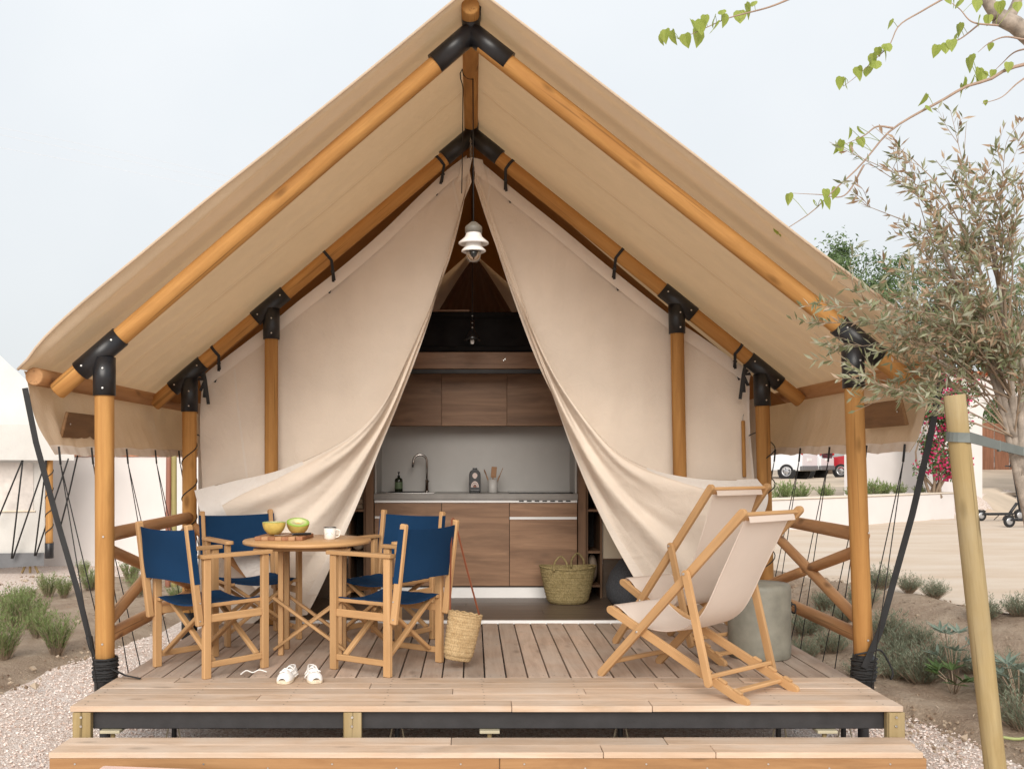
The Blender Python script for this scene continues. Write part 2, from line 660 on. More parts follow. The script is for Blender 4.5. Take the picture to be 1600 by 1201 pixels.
def glassm(name, colr, rough=0.03):
    t = NT(name)
    t.b.inputs['Transmission Weight'].default_value = 1.0
    t.b.inputs['IOR'].default_value = 1.45
    n = t.noise(t.coords(), 3, 2)
    return t.out(t.ramp(n, [(0, colr), (1, tuple(min(1, x * 1.03) for x in colr))]), rough)


MT['glass'] = glassm('clear_glass', (0.95, 0.95, 0.94))


def straw(name, light, dark, rows=55.0):
    t = NT(name)
    tc = t.new('TexCoord')
    sp = t.new('SeparateXYZ')
    t.link(tc.outputs['Object'], sp.inputs[0])
    an = t.new('Math', operation='ARCTAN2')
    t.link(sp.outputs[1], an.inputs[0])
    t.link(sp.outputs[0], an.inputs[1])
    cb = t.new('CombineXYZ')
    m1 = t.new('Math', operation='MULTIPLY')
    m1.inputs[1].default_value = 16.0
    t.link(an.outputs[0], m1.inputs[0])
    m2 = t.new('Math', operation='MULTIPLY')
    m2.inputs[1].default_value = rows
    t.link(sp.outputs[2], m2.inputs[0])
    t.link(m1.outputs[0], cb.inputs[0])
    t.link(m2.outputs[0], cb.inputs[1])
    vo = t.new('TexVoronoi')
    vo.inputs['Scale'].default_value = 1.0
    vo.inputs['Randomness'].default_value = 0.55
    t.link(cb.outputs[0], vo.inputs['Vector'])
    n = t.noise(tc.outputs['Object'], 30, 4)
    cc = t.ramp(n, [(0.3, dark), (0.7, light)])
    cc = t.mix(t.ramp(vo.outputs['Distance'], [(0.3, (0, 0, 0)), (0.75, (0.55, 0.55, 0.55))]), cc, tuple(x * 0.45 for x in dark))
    iv = t.new('Math', operation='SUBTRACT')
    iv.inputs[0].default_value = 1.0
    t.link(vo.outputs['Distance'], iv.inputs[1])
    t.bump(iv.outputs[0], 0.7, 0.006)
    return t.out(cc, 0.85, 0, 0.2)


MT['straw'] = straw('straw_weave', (0.62, 0.45, 0.25), (0.45, 0.30, 0.15), 70)
MT['palm'] = straw('palm_weave', (0.38, 0.30, 0.15), (0.26, 0.20, 0.09), 60)


def gravelm():
    t = NT('pink_white_gravel')
    tc = t.new('TexCoord')
    v = tc.outputs['Object']
    vo = t.new('TexVoronoi')
    vo.inputs['Scale'].default_value = 62
    t.link(v, vo.inputs['Vector'])
    vo2 = t.new('TexVoronoi')
    vo2.inputs['Scale'].default_value = 115
    t.link(v, vo2.inputs['Vector'])
    sp = t.new('SeparateColor')
    t.link(vo.outputs['Color'], sp.inputs[0])
    cc = t.ramp(sp.outputs[0], [(0.0, (0.56, 0.41, 0.335)), (0.3, (0.73, 0.595, 0.52)), (0.65, (0.80, 0.69, 0.62)), (1.0, (0.87, 0.80, 0.75))])
    cc = t.mix(t.ramp(vo.outputs['Distance'], [(0.4, (0, 0, 0)), (0.85, (0.45, 0.45, 0.45))]), cc, (0.34, 0.25, 0.20))  # stones darken towards their edges: crevice shade put into the colour
    big = t.noise(v, 0.8, 5)
    cc = t.mix(t.ramp(big, [(0.4, (0, 0, 0)), (0.75, (0.5, 0.5, 0.5))]), cc, (0.62, 0.50, 0.41))
    ad = t.new('Math', operation='ADD')
    t.link(vo.outputs['Distance'], ad.inputs[0])
    t.link(vo2.outputs['Distance'], ad.inputs[1])
    iv = t.new('Math', operation='SUBTRACT')
    iv.inputs[0].default_value = 1
    t.link(ad.outputs[0], iv.inputs[1])
    t.bump(iv.outputs[0], 0.8, 0.012)
    return t.out(cc, 0.9, 0, 0.2)


def soilm():
    t = NT('dry_soil')
    v = t.new('TexCoord').outputs['Object']
    a = t.noise(v, 3.0, 8, 0.65)
    b = t.noise(v, 45, 5, 0.7)
    cc = t.ramp(a, [(0.3, (0.25, 0.175, 0.125)), (0.55, (0.38, 0.29, 0.215)), (0.75, (0.52, 0.42, 0.325))])
    cc = t.mix(t.ramp(b, [(0.45, (0, 0, 0)), (0.7, (0.7, 0.7, 0.7))]), cc, (0.46, 0.36, 0.27))
    ad = t.new('Math', operation='ADD')
    t.link(a, ad.inputs[0])
    t.link(b, ad.inputs[1])
    t.bump(ad.outputs[0], 0.9, 0.03)
    return t.out(cc, 0.95, 0, 0.1)


def terracem():
    t = NT('sandy_concrete')
    v = t.new('TexCoord').outputs['Object']
    mp = t.new('Mapping')
    mp.inputs['Scale'].default_value = (0.5, 1.6, 1)
    mp.inputs['Rotation'].default_value = (0, 0, 0.3)
    t.link(v, mp.inputs['Vector'])
    a = t.noise(mp.outputs[0], 1.1, 7, 0.6)
    b = t.noise(v, 70, 4, 0.7)
    cc = t.ramp(a, [(0.3, (0.52, 0.40, 0.295)), (0.55, (0.585, 0.485, 0.39)), (0.75, (0.62, 0.535, 0.455))])
    cc = t.mix(0.15, cc, t.ramp(b, [(0.35, (0.5, 0.4, 0.3)), (0.7, (1, 1, 1))]), 'MULTIPLY')
    t.bump(b, 0.25, 0.004)
    return t.out(cc, 0.9, 0, 0.2)


MT['gravel'] = gravelm()
MT['soil'] = soilm()
MT['terrace'] = terracem()
MT['dust'] = plain('dusty_earth', (0.50, 0.40, 0.30), 0.95, var=0.2, nscale=0.6, bump=0.4, bscale=6)

# ------------------------------------------------------------------ ground
def tb(y):                                   # x of the terrace kerb line
    return 3.45 + (10.68 - y) * 0.335


def pv(x, y):                                # distance behind the planter front
    return y - (19.3 + (x - 7.73) * 0.75)


def gz(x, y):
    z = -0.40
    if x > 2.0:
        z += 0.39 * sm(-1.5, 0.0, x - tb(y)) * sm(2.0, 2.9, x)
    if x > 3.5:
        z += 0.46 * sm(0.12, 0.5, pv(x, y)) * sm(3.5, 6.0, x) * (1 - sm(11.6, 12.2, x - max(0.0, (y - 23.4) * 0.8)))
    return z


def axis(a, b, fine0, fine1, step):
    xs = [fine0 + step * i for i in range(int((fine1 - fine0) / step) + 1)]
    d, x = step, fine1
    while x < b:
        d *= 1.35
        x += d
        xs.append(x)
    d, x = step, fine0
    while x > a:
        d *= 1.35
        x -= d
        xs.insert(0, x)
    return xs


xs, ys = axis(-900, 900, -7, 13, 0.2), axis(-40, 1500, 2, 30, 0.2)
g = G()
for x in xs:
    for y in ys:
        near = 1 if (-8 < x < 6 and 2 < y < 14) else 0
        g.v.append((x, y, gz(x, y) - 0.03 + 0.012 * near * NZ.noise(V((x * 1.5, y * 1.5, 0)))))
ny = len(ys)
for i in range(len(xs) - 1):
    for j in range(ny - 1):
        a = i * ny + j
        g.f.append((a, a + ny, a + ny + 1, a + 1))
obj('ground', g, MT['gravel'], smooth=True, center=False)['kind'] = 'structure'


def sheet(name, mat, rows, zoff, bump=0.0, nu=60, nv=60, kind='structure'):   # rows: list of (y, x0, x1)
    ys_ = [r[0] for r in rows]

    def fn(u, v):
        y = ys_[0] + (ys_[-1] - ys_[0]) * u
        k = 0
        while k < len(rows) - 2 and rows[k + 1][0] < y: k += 1
        t = (y - rows[k][0]) / (rows[k + 1][0] - rows[k][0])
        x0 = rows[k][1] + (rows[k + 1][1] - rows[k][1]) * t
        x1 = rows[k][2] + (rows[k + 1][2] - rows[k][2]) * t
        wob = 0.10 * NZ.noise(V((y * 1.3, 3.1, 0))) + 0.05 * NZ.noise(V((y * 4, 9, 0)))
        x0 += wob
        x1 += 0.10 * NZ.noise(V((y * 1.3, 7.7, 0)))
        x = x0 + (x1 - x0) * v
        ed = min(v, 1 - v, u, 1 - u)
        rise = sm(0, 0.08, ed)
        b = bump * rise * (0.6 + 0.9 * NZ.noise(V((x * 2.2, y * 2.2, 1))) + 0.5 * NZ.noise(V((x * 7, y * 7, 4))))
        return (x, y, gz(x, y) + zoff * rise - 0.035 * (1 - rise) + b)
    g_ = G()
    g_.grid(nu, nv, fn)
    o = obj(name, g_, mat, smooth=True, center=False)
    o['kind'] = kind
    return o


sheet('planting_bed_left', MT['soil'], [(5.0, -7.2, -3.35), (6.4, -7.0, -3.3), (8.0, -6.6, -3.25), (10.0, -6.2, -2.95), (12.2, -5.6, -2.6), (14.8, -4.6, -2.3)], 0.02, 0.035, 80, 50)
sheet('planting_bed_right', MT['soil'], [(3.6, 2.95, 5.6), (5.0, 2.95, 5.3), (6.2, 2.85, 4.98), (7.0, 2.42, 4.72), (8.5, 2.30, 4.2), (10.6, 2.28, 3.5), (12.2, 2.28, 2.95)], 0.02, 0.035, 90, 50)


def tfn(u, v):
    y = 2.0 + 27.5 * u
    x = tb(y) - 0.03 + (30 - tb(y)) * (v ** 2)
    if pv(x, y) > 0.3 and x < 12.3 + max(0, (y - 23.4) * 0.8):
        return (x, y, gz(x, y) - 0.2)
    return (x, y, gz(x, y) + 0.006)


g = G()
g.grid(150, 90, tfn)
obj('terrace', g, MT['terrace'], smooth=True, center=False)['kind'] = 'structure'
g = G()
g.grid(60, 60, lambda u, v: (3.8 + 70 * v, 18 + 110 * u, gz(3.8 + 70 * v, 18 + 110 * u) + 0.02 + 0.10 * NZ.noise(V((v * 30, u * 40, 0)))) if pv(3.8 + 70 * v, 18 + 110 * u) > 1.0 else (3.8 + 70 * v, 18 + 110 * u, gz(3.8 + 70 * v, 18 + 110 * u) - 0.25))
obj('parking_ground', g, MT['dust'], smooth=True, center=False)['kind'] = 'structure'

# loose pebbles lying on the gravel next to the deck
g = G()
rp = random.Random(3)
for k in range(9000):
    if rp.random() < 0.6:
        y = rp.uniform(4.5, 9.5)
        x = rp.uniform(-3.3, -1.9)
    else:
        y = rp.uniform(4.3, 6.9)
        x = rp.uniform(2.1, 3.0)
    s_ = rp.uniform(0.004, 0.011)
    z = gz(x, y) - 0.028 + s_ * 0.3
    q = [(s_, 0, 0), (0, s_, 0), (-s_, 0, 0), (0, -s_, 0), (0, 0, s_ * 0.7), (0, 0, -s_ * 0.7)]
    m = MX.Rotation(rp.uniform(0, 6), 3, 'Z') @ MX.Rotation(rp.uniform(-0.5, 0.5), 3, 'X')
    b = len(g.v)
    for p in q:
        w = m @ V([c * rp.uniform(0.7, 1.25) for c in p])
        g.v.append((x + w.x, y + w.y, z + w.z))
    for (a1, b1) in ((0, 1), (1, 2), (2, 3), (3, 0)):
        g.f.append((b + a1, b + b1, b + 4))
        g.f.append((b + b1, b + a1, b + 5))
MT['pebble'] = leafmat('pebble', [(0.55, 0.40, 0.33), (0.73, 0.60, 0.53), (0.80, 0.70, 0.64), (0.87, 0.80, 0.75)], 0.0, 0.85)
tag(obj('gravel', g, MT['pebble'], center=False), 'loose pink and white pebbles beside the timber deck', 'gravel', kind='stuff')
# clods and chips on the beds
g = G()
for k in range(5000):
    if rp.random() < 0.55:
        y = rp.uniform(4.0, 11)
        x = rp.uniform(2.5, tb(y))
    else:
        y = rp.uniform(5.5, 14)
        x = rp.uniform(-6.2, -3.1)
    s_ = rp.uniform(0.006, 0.02) if rp.random() < 0.97 else rp.uniform(0.025, 0.045)
    z = gz(x, y) + 0.025 + 0.02 * NZ.noise(V((x * 2.2, y * 2.2, 1)))
    b = len(g.v)
    m = MX.Rotation(rp.uniform(0, 6), 3, 'Z') @ MX.Rotation(rp.uniform(-1, 1), 3, 'X')
    for p in [(1, 0, 0), (0, 1, 0), (-1, 0, 0), (0, -1, 0), (0, 0, 0.7), (0, 0, -0.7)]:
        w = m @ V([c * s_ * rp.uniform(0.6, 1.3) for c in p])
        g.v.append((x + w.x, y + w.y, z + w.z))
    for (a1, b1) in ((0, 1), (1, 2), (2, 3), (3, 0)):
        g.f.append((b + a1, b + b1, b + 4))
        g.f.append((b + b1, b + a1, b + 5))
for k in range(3500):        # dry needles and leaf litter
    if rp.random() < 0.6:
        y = rp.uniform(4.0, 11)
        x = rp.uniform(2.6, tb(y))
    else:
        y = rp.uniform(5.5, 14)
        x = rp.uniform(-6.2, -3.2)
    g.leaf(V((x, y, gz(x, y) + 0.045 + 0.03 * NZ.noise(V((x * 2.2, y * 2.2, 1))))), V((rp.uniform(-1, 1), rp.uniform(-1, 1), rp.uniform(-0.1, 0.25))), Z, rp.uniform(0.02, 0.07), rp.uniform(0.003, 0.012))
MT['clod'] = leafmat('soil_clod', [(0.18, 0.12, 0.08), (0.32, 0.24, 0.17), (0.46, 0.37, 0.28)], 0.0, 0.95)
tag(obj('soil_clods', g, MT['clod'], center=False), 'dry soil clods and chips strewn over the planting beds', 'soil', kind='stuff')

# ------------------------------------------------------------------ walls and arch beyond the terrace
YW = 1.62 * F / 161
w = thing('garden_wall', 'long white rendered wall behind the tent on the left', 'wall', (-6, YW, -0.42))
box('wall_face', -24, -0.6, YW, YW + 0.25, -0.5, 1.29, MT['render_wall'], w, 0.01)
for k in range(58):
    x = -24 + 0.4 * k
    box('coping_tile', x + 0.004, x + 0.396, YW - 0.03, YW + 0.28, 1.292, 1.335 + 0.008 * (k % 3), MT['terracotta'], w, 0.008)

ED, EN = V((0.8, 0.6, 0)), V((0.6, -0.8, 0))        # along the terrace walls, and out of them towards the tent


def wallframe(p):
    m = MX((ED, -EN, Z)).transposed().to_4x4()
    m.translation = p
    return m


A0 = V((7.73, 20.5, -0.05)) + ED * 0.55
t = thing('arched_wall', 'tall cream garden wall with arched opening and terracotta coping', 'wall', A0)
out = [(0, 0), (5.10, 0), (5.10, 2.27)]
for k in range(1, 16):
    an = math.pi * (1 - k / 16)
    out.append((6.425 + 1.325 * math.cos(an), 2.27 + 0.66 * math.sin(an)))
out += [(7.75, 2.27), (7.75, 0), (13, 0), (13, 3.3), (0, 3.3)]
obj('wall_face', extrude_bm(out, 0.42, 0), MT['render_wall'], t, wallframe(A0) @ MX.Translation((0, 0.21, 0)))
for k in range(36):
    u = 0.18 + 0.36 * k
    g = G()
    g.grid(8, 2, lambda a, b: (u - 0.17 + 0.34 * a, -0.09 + 0.62 * b, 3.31 + 0.085 * math.sin(math.pi * a) + 0.012 * ((k * 7) % 3)))
    g.grid(1, 1, lambda a, b: (u - 0.17 + 0.34 * a, -0.09 + 0.62 * b, 3.302))
    obj('roof_tile', g, MT['terracotta'], t, wallframe(A0))
B0 = V((7.73, 19.3, -0.05)) - ED * 6.4
t = thing('planter_wall', 'low white planter wall running along the far side of the terrace', 'wall', B0)
obj('wall_face', box_bm(9.6, 0.22, 0.58, 0.01, org=(4.8, 0.11, 0.29)), MT['render_wall'], t, wallframe(B0))
obj('capping', box_bm(9.62, 0.27, 0.03, 0.006, org=(4.8, 0.11, 0.597)), MT['arch_wall'], t, wallframe(B0))
C0 = V((13.0, 25.6, -0.05))
tag(obj('kerb_wall', box_bm(6.5, 0.2, 0.45, 0.01, org=(3.2, 0, 0.22)), MT['arch_wall'], None, wallframe(C0)), 'low pinkish kerb wall seen through the arch', 'wall')
RF0 = V((13.5, 34.0, 0.0))
t = thing('reed_fence', 'brown reed screen fence seen through the arch', 'fence', RF0)
MT['reed'] = wood('reed', (0.28, 0.13, 0.075), (0.16, 0.07, 0.04), rough=0.9, knots=0)
for k in range(26):
    obj('reed_panel', box_bm(0.46, 0.05, 1.75 + 0.03 * (k % 3), 0.01, org=(0.48 * k, 0, 1.6)), MT['reed'], t, MX.Translation(RF0) @ MX.Rotation(rad(-8), 4, 'Z'))
g = G()
g.grid(24, 24, lambda u, v: (11.5 + 16 * v + 3 * u, 26.4 + 7.9 * u, 0.28 + 0.72 * u + 0.05 * NZ.noise(V((u * 5, v * 9, 0)))))
obj('earth_bank', g, MT['dust'], smooth=True, center=False)['kind'] = 'structure'
tag(obj('far_building', box_bm(14, 5, 3.4, 0.03, org=(8, 0, 2.6)), MT['render_wall'], None, MX.Translation((25.0, 64, 0.6))), 'pale building far behind the reed fence beyond the arch', 'building')

# ------------------------------------------------------------------ hills
g = G()
for (cx, cy, r, h) in ((260, 620, 190, 62), (420, 700, 220, 74), (90, 800, 240, 48)):
    g.grid(24, 24, lambda u, v: (cx + (u - 0.5) * 2 * r, cy + (v - 0.5) * r, max(-5, h * (math.sin(math.pi * u) * math.sin(math.pi * v)) ** 1.3 * (1 + 0.25 * NZ.noise(V((u * 6 + cx, v * 6, 0)))))))
obj('hills', g, plain('hill_scrub', (0.20, 0.22, 0.21), 1.0, var=0.2, nscale=0.02), smooth=True, center=False)['kind'] = 'structure'
# ------------------------------------------------------------------ timber deck
YF, YR = YD(1058), YD(975)              # front frame and rear frame of the porch
DF = YD(1103)                           # front edge of the deck
XL, XR = -2.0, 2.15
deck = thing('timber_deck', 'weathered timber deck with dark steel beam under the tent porch', 'deck', (0, DF, -0.4))
nb = 34
bw = (XR - XL - 0.02) / nb
proto = None
for k in range(nb):
    x = XL + 0.01 + bw * (k + 0.5)
    L = YR + 0.06 - YF - 0.004
    mw = MX.Translation((x, YF + 0.004 + L / 2, -0.0145 + R.uniform(-0.0012, 0.0012))) @ MX.Rotation(R.uniform(-0.0012, 0.0012), 4, 'Z')
    if proto is None:
        proto = obj('board', box_bm(bw - 0.0085, L, 0.027, 0.0025), MT['deckw'], deck, mw)
    else:
        inst('board', proto, deck, mw)
rw = (YF - DF) / 5
for r in range(5):
    cuts = [XL, (-1.72, -0.55, 0.6, -1.1, 0.2)[4 - r] if r < 4 else -1.64, (0.9, 1.35, -0.1, 1.0, 1.5)[r], XR]
    cuts = sorted(cuts)
    for i in range(3):
        a, b = cuts[i] + (0.0015 if i else 0), cuts[i + 1] - 0.0015
        if b - a < 0.05: continue
        box('cross_board', a, b, DF + rw * r + 0.0016, DF + rw * (r + 1) - 0.0016, -0.028 + R.uniform(-0.001, 0.001), R.uniform(-0.0012, 0.0012), MT['deckx'], deck, 0.002)
sg_ = G()
for k in range(nb):
    for yy in (YF + 0.05, 6.63, 7.43):
        for dx in (-0.03, 0.03):
            c_ = V((XL + 0.01 + bw * (k + 0.5) + dx, yy + R.uniform(-0.008, 0.008), 0.0004))
            sg_.poly([c_ + V((0.0042 * math.cos(a), 0.0042 * math.sin(a), 0.0)) for a in [math.pi * j / 4 for j in range(8)]])
for r in range(5):
    for k in range(9):
        for dy in (0.3, 0.7):
            c_ = V((XL + 0.06 + 0.5 * k + R.uniform(-0.006, 0.006), DF + rw * (r + dy), 0.0016))
            sg_.poly([c_ + V((0.0042 * math.cos(a), 0.0042 * math.sin(a), 0.0)) for a in [math.pi * j / 4 for j in range(8)]])
scw = obj('deck_screws', sg_, plain('dull_screw', (0.10, 0.085, 0.07), 0.6, 0.3), deck)
scw['kind'] = 'stuff'
box('steel_beam', -1.905, 2.09, DF + 0.05, DF + 0.11, -0.125, -0.03, MT['steel'], deck, 0.004)
box('beam_flange', -1.905, 2.09, DF + 0.115, DF + 0.16, -0.125, -0.118, MT['steel'], deck, 0.002)
for x in (XL + 0.06, XR - 0.06):
    box('side_beam', x - 0.03, x + 0.03, DF + 0.17, 12.0, -0.13, -0.032, MT['steel'], deck, 0.004)
for yy in (YF + 0.1, 6.6, 7.4, 8.6, 10):
    box('joist', XL + 0.1, XR - 0.1, yy, yy + 0.06, -0.12, -0.032, MT['steel'], deck, 0.004)
for x in (-1.945, -0.595, 2.115):
    b = box('bracket_post', x - 0.045, x + 0.045, DF + 0.005, DF + 0.046, -0.36, -0.032, MT['treated'], deck, 0.003)
    for dz in (-0.055, -0.10):
        bm = bmesh.new()
        add_cyl(bm, V((x - 0.004 * (dz < -0.08), DF + 0.006, dz)), V((x, DF - 0.002, dz)), 0.006, 10)
        obj('screw_head', bm, MT['bolt'], b)
for x in (-1.81, 0.09, 1.78):
    box('support_plate', x - 0.05, x + 0.05, DF + 0.02, DF + 0.12, -0.142, -0.1265, MT['plate'], deck, 0.002)
    pole('support_leg', V((x, DF + 0.07, -0.43)), V((x, DF + 0.07, -0.143)), 0.012, MT['treated'], deck, seg=10)
for x in (-1.6, -0.4, 0.8, 1.65, 2.0):
    pole('support_leg', V((x, DF + 0.4, -0.43)), V((x, DF + 0.4, -0.12)), 0.014, MT['steel'], deck, seg=10)
    for s in (-1, 1):
        bar('leg_brace', V((x + s * 0.07, DF + 0.38, -0.42)), V((x + s * 0.012, DF + 0.38, -0.14)), 0.008, 0.008, MT['plate'], deck)
# step in front of the deck
S0, S1 = 1.37 * F / 455, DF - 0.012
step = thing('timber_step', 'low timber step in front of the deck', 'step', (0, S0, -0.4))
sx0, sx1 = (75 - CX) * S0 / F, (1450 - CX) * S0 / F
for r, cuts in enumerate(([sx0, 0.62, 1.15, sx1 - 0.02], [sx0, -0.1, 0.95, sx1])):
    w_ = (S1 - S0) / 2
    for i in range(3):
        box('plank', cuts[i] + 0.0015, cuts[i + 1] - 0.0015, S0 + w_ * r + 0.0015, S0 + w_ * (r + 1) - 0.0015, -0.178, -0.15 + R.uniform(-0.001, 0.001), MT['deckx'], step, 0.002)
for (a, b) in ((sx0 + 0.004, 0.13), (0.133, sx1 - 0.004)):
    f = box('fascia_board', a, b, S0 + 0.004, S0 + 0.03, -0.30, -0.1795, MT['fascia'], step, 0.003)
    for k in range(7):
        x = a + (b - a) * (k + 0.4) / 7
        bm = bmesh.new()
        add_cyl(bm, V((x, S0 + 0.006, -0.205 - 0.02 * (k % 2))), V((x, S0 + 0.001, -0.205 - 0.02 * (k % 2))), 0.0045, 8)
        obj('screw_head', bm, MT['bolt'], f)
for x in (-1.9, -0.6, 0.7, 2.1):
    box('step_leg', x - 0.045, x + 0.045, S0 + 0.04, S1 - 0.02, -0.43, -0.18, MT['treated'], step, 0.003)
# pale pink paving block, its near corner just in view below the step
tag(obj('paving_block', box_bm(0.62, 0.3, 0.09, 0.012, 2), plain('pink_stone', (0.72, 0.50, 0.42), 0.85, bump=0.3), None,
        MX.Translation(P(262, 1199, 4.40) + V((0.0, -0.12, -0.052))) @ MX.Rotation(rad(-3), 4, 'Z') @ MX.Rotation(rad(1.2), 4, 'Y')), 'pale pink stone block in front of the step', 'stone block')
box('block_riser', P(262, 1199, 4.40).x - 0.25, P(262, 1199, 4.40).x + 0.25, 4.2, 4.42, -0.43, P(262, 1199, 4.40).z - 0.099, MT['concrete'], bpy.data.objects['paving_block'], 0.01)

# ------------------------------------------------------------------ the safari tent
tent = thing('safari_tent', 'large beige canvas safari tent on honey coloured log frame', 'tent', (0, YR, 0))
LG = MT['log']
# posts
front_posts = [(P(164, 1031, YF), P(163, 560, YF)), (P(1349, 1025, YF), P(1332, 545, YF))]
rear_posts = [(P(296, 958, YR), P(296, 590, YR)), (P(1199, 958, YR), P(1190, 585, YR))]
inner_posts = [(P(424, 974, YR), P(424, 480, YR)), (P(1067, 974, YR), P(1057, 475, YR))]
for (a, b) in front_posts + rear_posts:
    p = pole('post', a, b, 0.0525, LG, tent)
    bm = bmesh.new()
    add_cyl(bm, V((a.x, a.y, -0.13)), V((a.x, a.y, a.z + 0.012)), 0.058, 24)
    add_cyl(bm, V((a.x, a.y, -0.14)), V((a.x, a.y, -0.13)), 0.09, 24)
    obj('post_shoe', bm, MT['black'], p)
    pole('ground_pin', V((a.x, a.y, -0.46)), V((a.x, a.y, -0.141)), 0.03, MT['steel'], p, seg=12)
for (a, b) in inner_posts:
    pole('post', V((a.x, a.y, 0.004)), b, 0.05, LG, tent)
# rafters
RF = [(P(733, 57, YF), P(88, 612, YF)), (P(739, 57, YF), P(1415, 591, YF))]
RR = [(P(734, 215, YR), P(240, 632, YR)), (P(740, 215, YR), P(1252, 627, YR))]
for (a, b) in RF + RR:
    pole('rafter', a + (b - a).normalized() * 0.06, b, 0.0525, LG, tent, bev=0.008)
RB = [[q + V((0, dy, 0)) for q in pr] for dy in (4.4,) for pr in RR]
for (a, b) in RB:
    pole('rafter', a + (b - a).normalized() * 0.06, b, 0.0525, LG, tent)
YB = YR + 4.45
pole('ridge_log', P(735, 9, 5.47), V((0, YB, P(735, 9, 5.47).z + 0.02)), 0.05, LG, tent)
EL0, ER0 = P(53, 588, 5.49), P(1453, 574, 5.49)
pole('eave_log', EL0, V((EL0.x - 0.01, YB, EL0.z)), 0.05, MT['rail'], tent)
pole('eave_log', ER0, V((ER0.x + 0.01, YB, ER0.z)), 0.05, MT['rail'], tent)


def bolts(parent, pts, toward=V((0, -1, 0))):
    for p in pts:
        bm = bmesh.new()
        add_cyl(bm, p, p + toward * 0.004, 0.0055, 10)
        obj('bolt', bm, MT['bolt'], parent)


def tee(post_top, ra, rb, rad_=0.0605, ld=0.15, lv=0.24):      # T-sleeve where a post carries a rafter
    d = (rb - ra).normalized()
    c = ra + d * ((post_top - ra).dot(d))
    bm = bmesh.new()
    add_cyl(bm, c - d * ld, c + d * ld, rad_, 26)
    return bm, c, d


for (pp, rf, dn) in list(zip(front_posts, RF, (618, 606))) + list(zip(rear_posts, RR, (643, 634))) + list(zip(inner_posts, RR, (530, 521))):
    bm, c, d = tee(pp[1], rf[0], rf[1])
    zb = E - (dn - HY) * c.y / F
    pd = (pp[1] - pp[0]).normalized()
    q = pp[0] + pd * ((zb - pp[0].z) / pd.z)
    q2 = pp[0] + pd * ((c.z - 0.02 - pp[0].z) / pd.z)
    add_cyl(bm, q, q2, 0.0615, 26)
    br = obj('sleeve_bracket', bm, MT['black'], tent)
    s = 1 if d.x > 0 else -1
    bolts(br, [c - d * 0.11 + V((0.0, -0.0605, 0)), c + d * 0.11 + V((0, -0.0605, 0)), V((q.x + 0.012, q.y - 0.0605, q.z + 0.04)), V((q.x + 0.012, q.y - 0.0605, q.z + 0.15))])
for (l, r) in ((RF[0], RF[1]), (RR[0], RR[1])):
    ap = (l[0] + r[0]) / 2
    ap.z += 0.02
    bm = bmesh.new()
    for q in (l, r):
        d = (q[1] - q[0]).normalized()
        add_cyl(bm, ap, ap + d * 0.27, 0.0605, 26)
    add_cyl(bm, ap + V((0, -0.085, 0.125)), ap + V((0, 0.085, 0.125)), 0.060, 26)
    add_cyl(bm, ap, ap + V((0, 0, 0.09)), 0.052, 20)
    o = obj('ridge_bracket', bm, MT['black'], tent)

# roof canvas --------------------------------------------------
ZR = P(735, 9, 5.47).z + 0.062
EYL = V((EL0.x - 0.055, 0, EL0.z + 0.035))
EYR = V((ER0.x + 0.055, 0, ER0.z + 0.035))


def roofside(ex, ez, sgn, seed):
    def fn(u, v):            # u along the ridge, v down the slope
        y = 5.36 + (YB + 0.1 - 5.36) * (u ** 1.5)
        x = ex * v
        z = ZR + (ez - ZR) * v
        sag = 0.035 * math.sin(math.pi * v)
        front = math.exp(-(y - 5.36) / 0.5)
        wv = 0.0065 * math.sin(y * 29.0 + 5.0 * NZ.noise(V((v * 1.8 + seed, y * 0.9, 0)))) * (0.45 + front) * (0.4 + 0.9 * abs(NZ.noise(V((v * 1.1, y * 1.7, seed)))))
        wv += 0.011 * front * math.sin((y - 5.36) * 43 + seed + 1.5 * NZ.noise(V((v * 2.0, seed, 0)))) * (0.7 + 0.5 * v)
        wv += 0.010 * NZ.noise(V((y * 3.2, v * 2.5, seed)))
        wv += 0.014 * sm(0.6, 0.9, v) * math.sin(y * 26 + v * 8 + 2 * NZ.noise(V((y * 2, v * 4, seed))))
        lift = 0.03 * front * math.sin(math.pi * v * 1.0)
        n = V((sgn * abs(ez - ZR), 0, abs(ex))).normalized()
        k = wv * sm(0, 0.06, v) * sm(1.0, 0.94, v) - sag * sm(0.0, 0.5, u + 0.2) * 0.6 + lift * 0.3
        y2 = y - 0.03 * front * math.sin(math.pi * v) + 0.05 * sm(0.93, 1.0, v) * front
        return V((x, y2, z)) + n * k
    return fn


for (e_p, s, sd) in ((EYL, -1, 1.3), (EYR, 1, 7.9)):
    g = G()
    fn = roofside(e_p.x, e_p.z, s, sd)
    g.grid(260, 60, fn)
    o = obj('roof_canvas', g, MT['roof'], tent, smooth=True)
    pts = [fn(0, k / 40) + V((0, 0.004, -0.004)) for k in range(41)]
    tube('roof_hem', pts, 0.008, MT['roof'], o, 8)
    nrm_ = V((s * abs(e_p.z - ZR), 0, abs(e_p.x))).normalized()
    for yy in (6.02, 6.06, 6.72, 6.76):
        u_ = ((yy - 5.36) / (YB + 0.1 - 5.36)) ** (1 / 1.5)
        g = G()
        g.grid(60, 1, lambda a, b: fn(u_, 0.03 + 0.93 * a) - nrm_ * 0.004 + V((0, 0.005 * b, 0)))
        obj('seam', g, MT['hem'] if yy in (6.02, 6.72) else MT['roof'], o, smooth=True)

